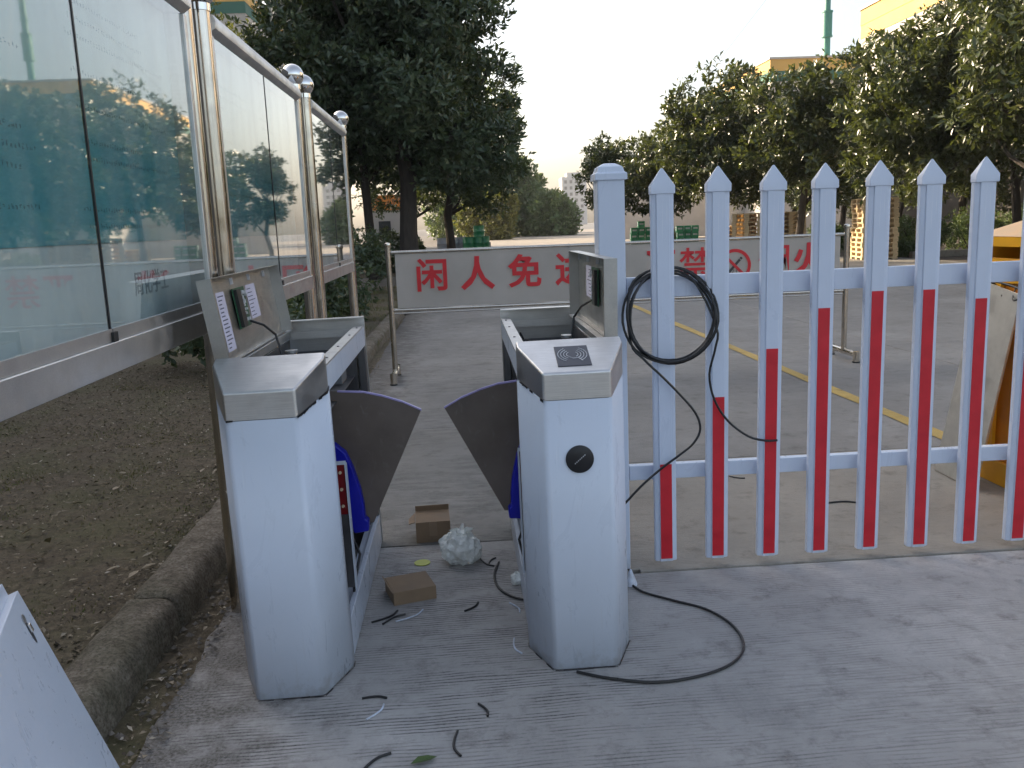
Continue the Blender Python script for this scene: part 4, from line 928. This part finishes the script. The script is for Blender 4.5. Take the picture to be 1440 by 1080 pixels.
# ------------------------------------------------------------------ litter between the turnstiles
def carton(loc,rz,sx,sy,sz,label,flaps):
    t_=thing("cardboard_box",loc,label,"box","small cardboard boxes between the turnstiles",rz); th=.003
    MB().box(0,0,0,sx,sy,th).box(0,0,th,sx,th,sz).box(0,sy-th,th,sx,sy,sz).box(0,th,th,th,sy-th,sz).box(sx-th,th,th,sx,sy-th,sz).build("carton",M['card'],t_)
    return t_
c1=carton((-.262,3.80,0),R(3),.155,.14,.095,"opened cardboard box with its lid flap raised, beside the clear bag",0)
m=MB(); m.box(0,.137,.0955,.155,.140,.13).build("flap",M['card'],c1)
MB().add([(-.002,.0,.0955),(-.03,.03,.08),(-.03,.1,.08),(-.002,.137,.0955)],[(0,1,2,3)]).build("side_flap",M['cardin'],c1,solid=.003)
MB().add([(0,.0,.0955),(.155,.0,.0955),(.155,.137,.106),(0,.137,.106)],[(0,1,2,3)]).build("lid",M['card'],c1,solid=.003)
MB().box(.06,-.0006,.03,.095,-.0002,.0955).build('tape',M['cardin'],c1)
c2=carton((-.315,3.14,0),R(17),.165,.155,.05,"flat closed cardboard box with its left end flap open",0)
MB().add([(0,0,.0515),(.165,0,.0515),(.165,.155,.054),(0,.155,.054)],[(0,1,2,3)]).build("lid",M['card'],c2,solid=.003)
MB().add([(-.001,.0,.052),(-.001,.15,.052),(-.016,.11,.082),(-.014,.02,.075)],[(0,1,2,3)]).build("end_flap",M['cardin'],c2,solid=.003)
# clear plastic bag: crumpled skin
t=NT("clear_film"); d_=t.n("ShaderNodeBsdfTransparent"); d_.inputs[0].default_value=(.95,.96,.95,1)
t.b.inputs["Base Color"].default_value=(.92,.94,.90,1); t.b.inputs["Roughness"].default_value=.18; t.b.inputs["Specular IOR Level"].default_value=.9
mx=t.n("ShaderNodeMixShader"); nz=t.noise(t.coords('Object'),26,5,.6)
t.l(t.ramp(nz,[(.3,g3(.55)),(.65,g3(.95))]),mx.inputs[0]); t.l(d_.outputs[0],mx.inputs[1]); t.l(t.b.outputs[0],mx.inputs[2]); t.l(mx.outputs[0],t.out.inputs[0]); M['bag']=t.m
def crumpled(loc,r,h,seed,name,label,cat,m,tuft=True):
    bm=bmesh.new(); bmesh.ops.create_icosphere(bm,subdivisions=5,radius=1)
    for v in bm.verts:
        p=v.co.normalized(); a_=mnoise.voronoi(p*1.9+Vector((seed,0,0)))[0]; b_=mnoise.voronoi(p*4.6+Vector((0,seed,0)))[0]
        k=.70+.30*a_[0]+.13*b_[0]+.06*mnoise.noise(p*1.6+Vector((seed,1,0)))
        q=p*k; v.co=Vector((q.x*r*1.08,q.y*r*.95,max(-.74,q.z)*h*1.05))
    if tuft:   # gathered neck of the bag
        rows=[]
        for kz in range(6):
            f_=kz/5; ring=[]
            for ka in range(44):
                a_=2*math.pi*ka/44; rr=r*(.20+.26*f_**1.3)*(1+.38*f_*math.sin(a_*7+seed)+.22*f_*math.sin(a_*13+1.3))
                ring.append(bm.verts.new((rr*math.cos(a_)+r*.12*f_, rr*math.sin(a_)*.8, h*(.70+.36*f_*(1+.3*math.sin(a_*3+seed)+.15*math.sin(a_*9))))))
            rows.append(ring)
        for kz in range(5):
            for ka in range(44): bm.faces.new((rows[kz][ka],rows[kz][(ka+1)%44],rows[kz+1][(ka+1)%44],rows[kz+1][ka]))
    me=bpy.data.meshes.new(name); bm.to_mesh(me); bm.free()
    o=link(name,me,m,smooth=True); me.shade_smooth(); me.set_sharp_from_angle(angle=R(24)); o.location=(loc[0],loc[1],loc[2]+.76*h); return tag(o,label,cat)
crumpled((-.062,3.55,0),.085,.078,3.3,"plastic_bag","crumpled clear plastic bag next to the opened cardboard box","bag",M['bag'])
crumpled((.16,3.28,0),.026,.026,8.1,"plastic_scrap","tiny crumpled clear plastic scrap at the foot of the right turnstile","scrap",M['bag'])
tag(MB().lathe([(.0005,0),(.034,0),(.034,.003),(.0005,.0035)],(-.227,3.555,.001),24).build("lime_disc",M['lime']),"flat lime yellow disc lying between the two cardboard boxes","disc")
m=MB(); m.lathe([(.026,0),(.022,.015),(.004,.062),(.0005,.064)],(.598,3.205,.0),10)
tag(m.build("paper_cone",M['fencewhite'],smooth=True),"small white cone scrap at the outer foot of the right turnstile","scrap")
scraps=[("black",(-.387,3.005),(-.300,3.090),.0038,"short black cable offcut near the flat cardboard box"),("black",(-.345,2.985),(-.268,3.055),.0038,"second black cable offcut crossing beside the flat cardboard box"),
 ("white",(-.300,3.000),(-.205,3.087),.003,"white cable tie offcut in front of the flat cardboard box"),("black",(-.365,2.480),(-.290,2.473),.0038,"black cable offcut in front of the left turnstile corner"),
 ("white",(-.340,2.362),(-.296,2.440),.003,"straight white cable tie offcut before the left turnstile corner"),("black",(-.013,2.405),(.012,2.335),.0038,"black cable offcut alone on the concrete before the passage"),
 ("black",(-.075,2.270),(-.066,2.150),.0038,"curved black cable offcut near the bottom edge of the picture"),("black",(-.33,2.10),(-.255,2.185),.004,"black cable offcut beside the green leaf at the bottom"),
 ("white",(.118,2.81),(.137,2.70),.003,"white cable tie offcut beside the right turnstile base"),("white",(.118,3.10),(.15,3.01),.003,"white cable tie offcut next to the curved black cable end"),
 ("black",(.02,3.56),(.075,3.47),.0038,"black cable scrap right of the clear plastic bag"),("black",(.055,3.50),(.085,3.56),.0034,"small black scrap beyond the clear plastic bag"),
 ("black",(1.40,4.55),(1.47,4.50),.0034,"black scrap on the pale concrete behind the gate"),("black",(1.72,4.02),(1.86,4.0),.004,"thin dark twig on the pale concrete behind the gate"),
 ("black",(-.05,3.05),(0.0,3.12),.004,"thin black wire scrap right of the flat cardboard box")]
for i,(cc,a,b,r_,lab) in enumerate(scraps):
    A,Bv=Vector((*a,r_)),Vector((*b,r_)); pd=Vector((-(Bv-A).y,(Bv-A).x,0))*.12*(1 if i%2 else -1); 
    o=MB().tube(smooth_path([A,A.lerp(Bv,.35)+pd*.8,A.lerp(Bv,.7)+pd,Bv],4),r_,7).build("cable_scrap" if cc=="black" else "tie_scrap",M['cable'] if cc=="black" else M['fencewhite'],smooth=True)
    tag(o,lab,"offcut","cable and tie offcuts on the concrete")
gl=copy_tree(leafproto); gl.data=leafproto.data.copy(); gl.name="green_leaf"; gl.data.materials.clear(); gl.data.materials.append(M['greenleaf'])
gl.location=(-.20,2.125,.006); gl.scale=(.075,)*3; gl.rotation_euler=(0,0,.3); gl['label']="fresh green leaf lying at the bottom edge of the concrete"; gl['category']="leaf"; gl['group']="fallen leaves on the concrete"

# ------------------------------------------------------------------ pallets, crates, drums in the yard
pm=MB()
for x in (0,.2,.4,.6,.8): pm.box(x+.01,0,.112,x+.165,1.2,.135)
for x in (0,.42,.84): pm.box(x+.01,0,0,x+.15,1.2,.02)
for x in (.01,.43,.85):
    for y in (0,.53,1.06): pm.box(x,y,.02,x+.14,y+.14,.09)
for y in (0,.53,1.06): pm.box(0.01,y,.09,.99,y+.14,.112)
pal=pm.build("pallet",M['wood'])
ORD=['first','second','third','fourth','fifth','sixth','seventh','eighth','ninth','tenth','eleventh','twelfth','thirteenth']
def pal_stack(x,y,rz,n,label,grp):
    for k in range(n):
        if pal.get('used'): o=copy_tree(pal)
        else: o=pal; pal['used']=1
        o.location=(x+rnd.uniform(-.02,.02),y+rnd.uniform(-.02,.02),-.06+k*.137); o.rotation_euler.z=rz+rnd.uniform(-.015,.015)
        tag(o,"%s pallet of the %s"%("bottom" if k==0 else "topmost" if k==n-1 else ORD[k]+" from the ground",label),"pallet",grp)
pal_stack(11.35,24.6,R(-9),13,"tall narrow pallet tower behind the fence","pallets in the tall tower")
pal_stack(9.15,29.6,R(-30),11,"wide sunlit pallet stack behind the barrier","pallets in the sunlit stack")
pal_stack(10.45,29.0,R(-4),11,"shaded pallet stack next to the wide sunlit one","pallets in the shaded stack")
pal_stack(8.85,31.2,R(-30),8,"low left pallet stack beside the wide sunlit one","pallets in the low stack")
for o in COL.objects:
    if 'used' in o: del o['used']
cr=thing("crate",(0,0,0),"green crate","crate")
MB().box(0,0,0,.30,.30,.02).box(0,0,.0205,.30,.02,.11).box(0,0,.19,.30,.02,.27).box(0,.28,.0205,.30,.30,.27).box(0,.0205,.0205,.02,.2795,.27).box(.28,.0205,.0205,.30,.2795,.27).box(0,0,.1105,.05,.02,.1895).box(.25,0,.1105,.30,.02,.1895).build("box",M['crate'],cr)
MB().box(.05,.004,.1105,.25,.016,.1895).box(-.004,.06,.05,-.0005,.24,.24).build("label_panel",M['cratelabel'],cr)
cols=[(7.74,4),(8.07,5),(8.40,4),(8.73,3),(9.06,4),(9.86,4),(10.19,4),(10.52,4)]
first_c=True; ordn=["first","second","third","fourth","fifth","sixth","seventh","eighth"]
for ci,(x,n) in enumerate(cols):
    for k in range(n):
        o=cr if first_c else copy_tree(cr); first_c=False
        o.location=(x+rnd.uniform(-.02,.02),40+rnd.uniform(-.05,.05),-.075+k*.275)
        pos="topmost" if k==n-1 else "lowest" if k==0 else ORD[k]+" from the ground"
        tag(o,"%s, green crate of the %s crate column from the gate post"%(pos,ordn[ci]),"crate","green crates stacked beyond the barrier")
def drum(x,y,z,mk,label,grp,h=.9,r_=.29):
    t_=thing("drum",(x,y,z),label,"drum",grp)
    MB().lathe([(r_*.97,0),(r_,.02),(r_,h*.33),(r_*1.03,h*.345),(r_,h*.36),(r_,h*.64),(r_*1.03,h*.655),(r_,h*.67),(r_,h-.02),(r_*1.03,h-.01),(r_*1.03,h),(r_*.95,h),(r_*.95,h-.02),(.001,h-.02)],(0,0,0),18).build("barrel",M[mk],t_,smooth=True)
    MB().lathe([(.04,h-.019),(.04,h+.005),(.001,h+.006)],(r_*.6,0,0),8).build("bung",M['darksteel'],t_)
for i,(x,lab) in enumerate([(-.90,"grey drum at the left end of the drum row"),(-.36,"grey drum in the middle of the drum row"),(.12,"grey drum touching the green drums")]): drum(x,46+.1*i,-.06,'greydrum',lab,"grey steel drums beyond the barrier")
for i,(x,lab) in enumerate([(.42,"leftmost green drum beside the grey drums"),(.86,"middle green drum with pale sticker"),(1.22,"rightmost green drum at the end of the row")]): drum(x,45.4+.15*i,-.06,'greendrum',lab,"green steel drums beyond the barrier")
drum(1.02,47.2,.5,'greendrum',"green drum raised on a plinth behind the row","green steel drums beyond the barrier")
o=MB().box(.4,46.8,-.06,1.6,47.7,.5).build("plinth",M['wallgrey']); tag(o,"low grey plinth carrying a green drum behind the drum row","plinth")

# ------------------------------------------------------------------ thin haze in the air
hz=bpy.data.materials.new("haze_air"); hz.use_nodes=True; nt=hz.node_tree; nt.nodes.remove(nt.nodes["Principled BSDF"])
pv=nt.nodes.new("ShaderNodeVolumePrincipled"); pv.inputs["Color"].default_value=(.93,.92,.90,1); pv.inputs["Density"].default_value=.00042
nt.links.new(pv.outputs[0], nt.nodes["Material Output"].inputs["Volume"])
tag(MB().box(-410,-90,-1.1,410,650,27).build("haze",hz),kind='stuff')
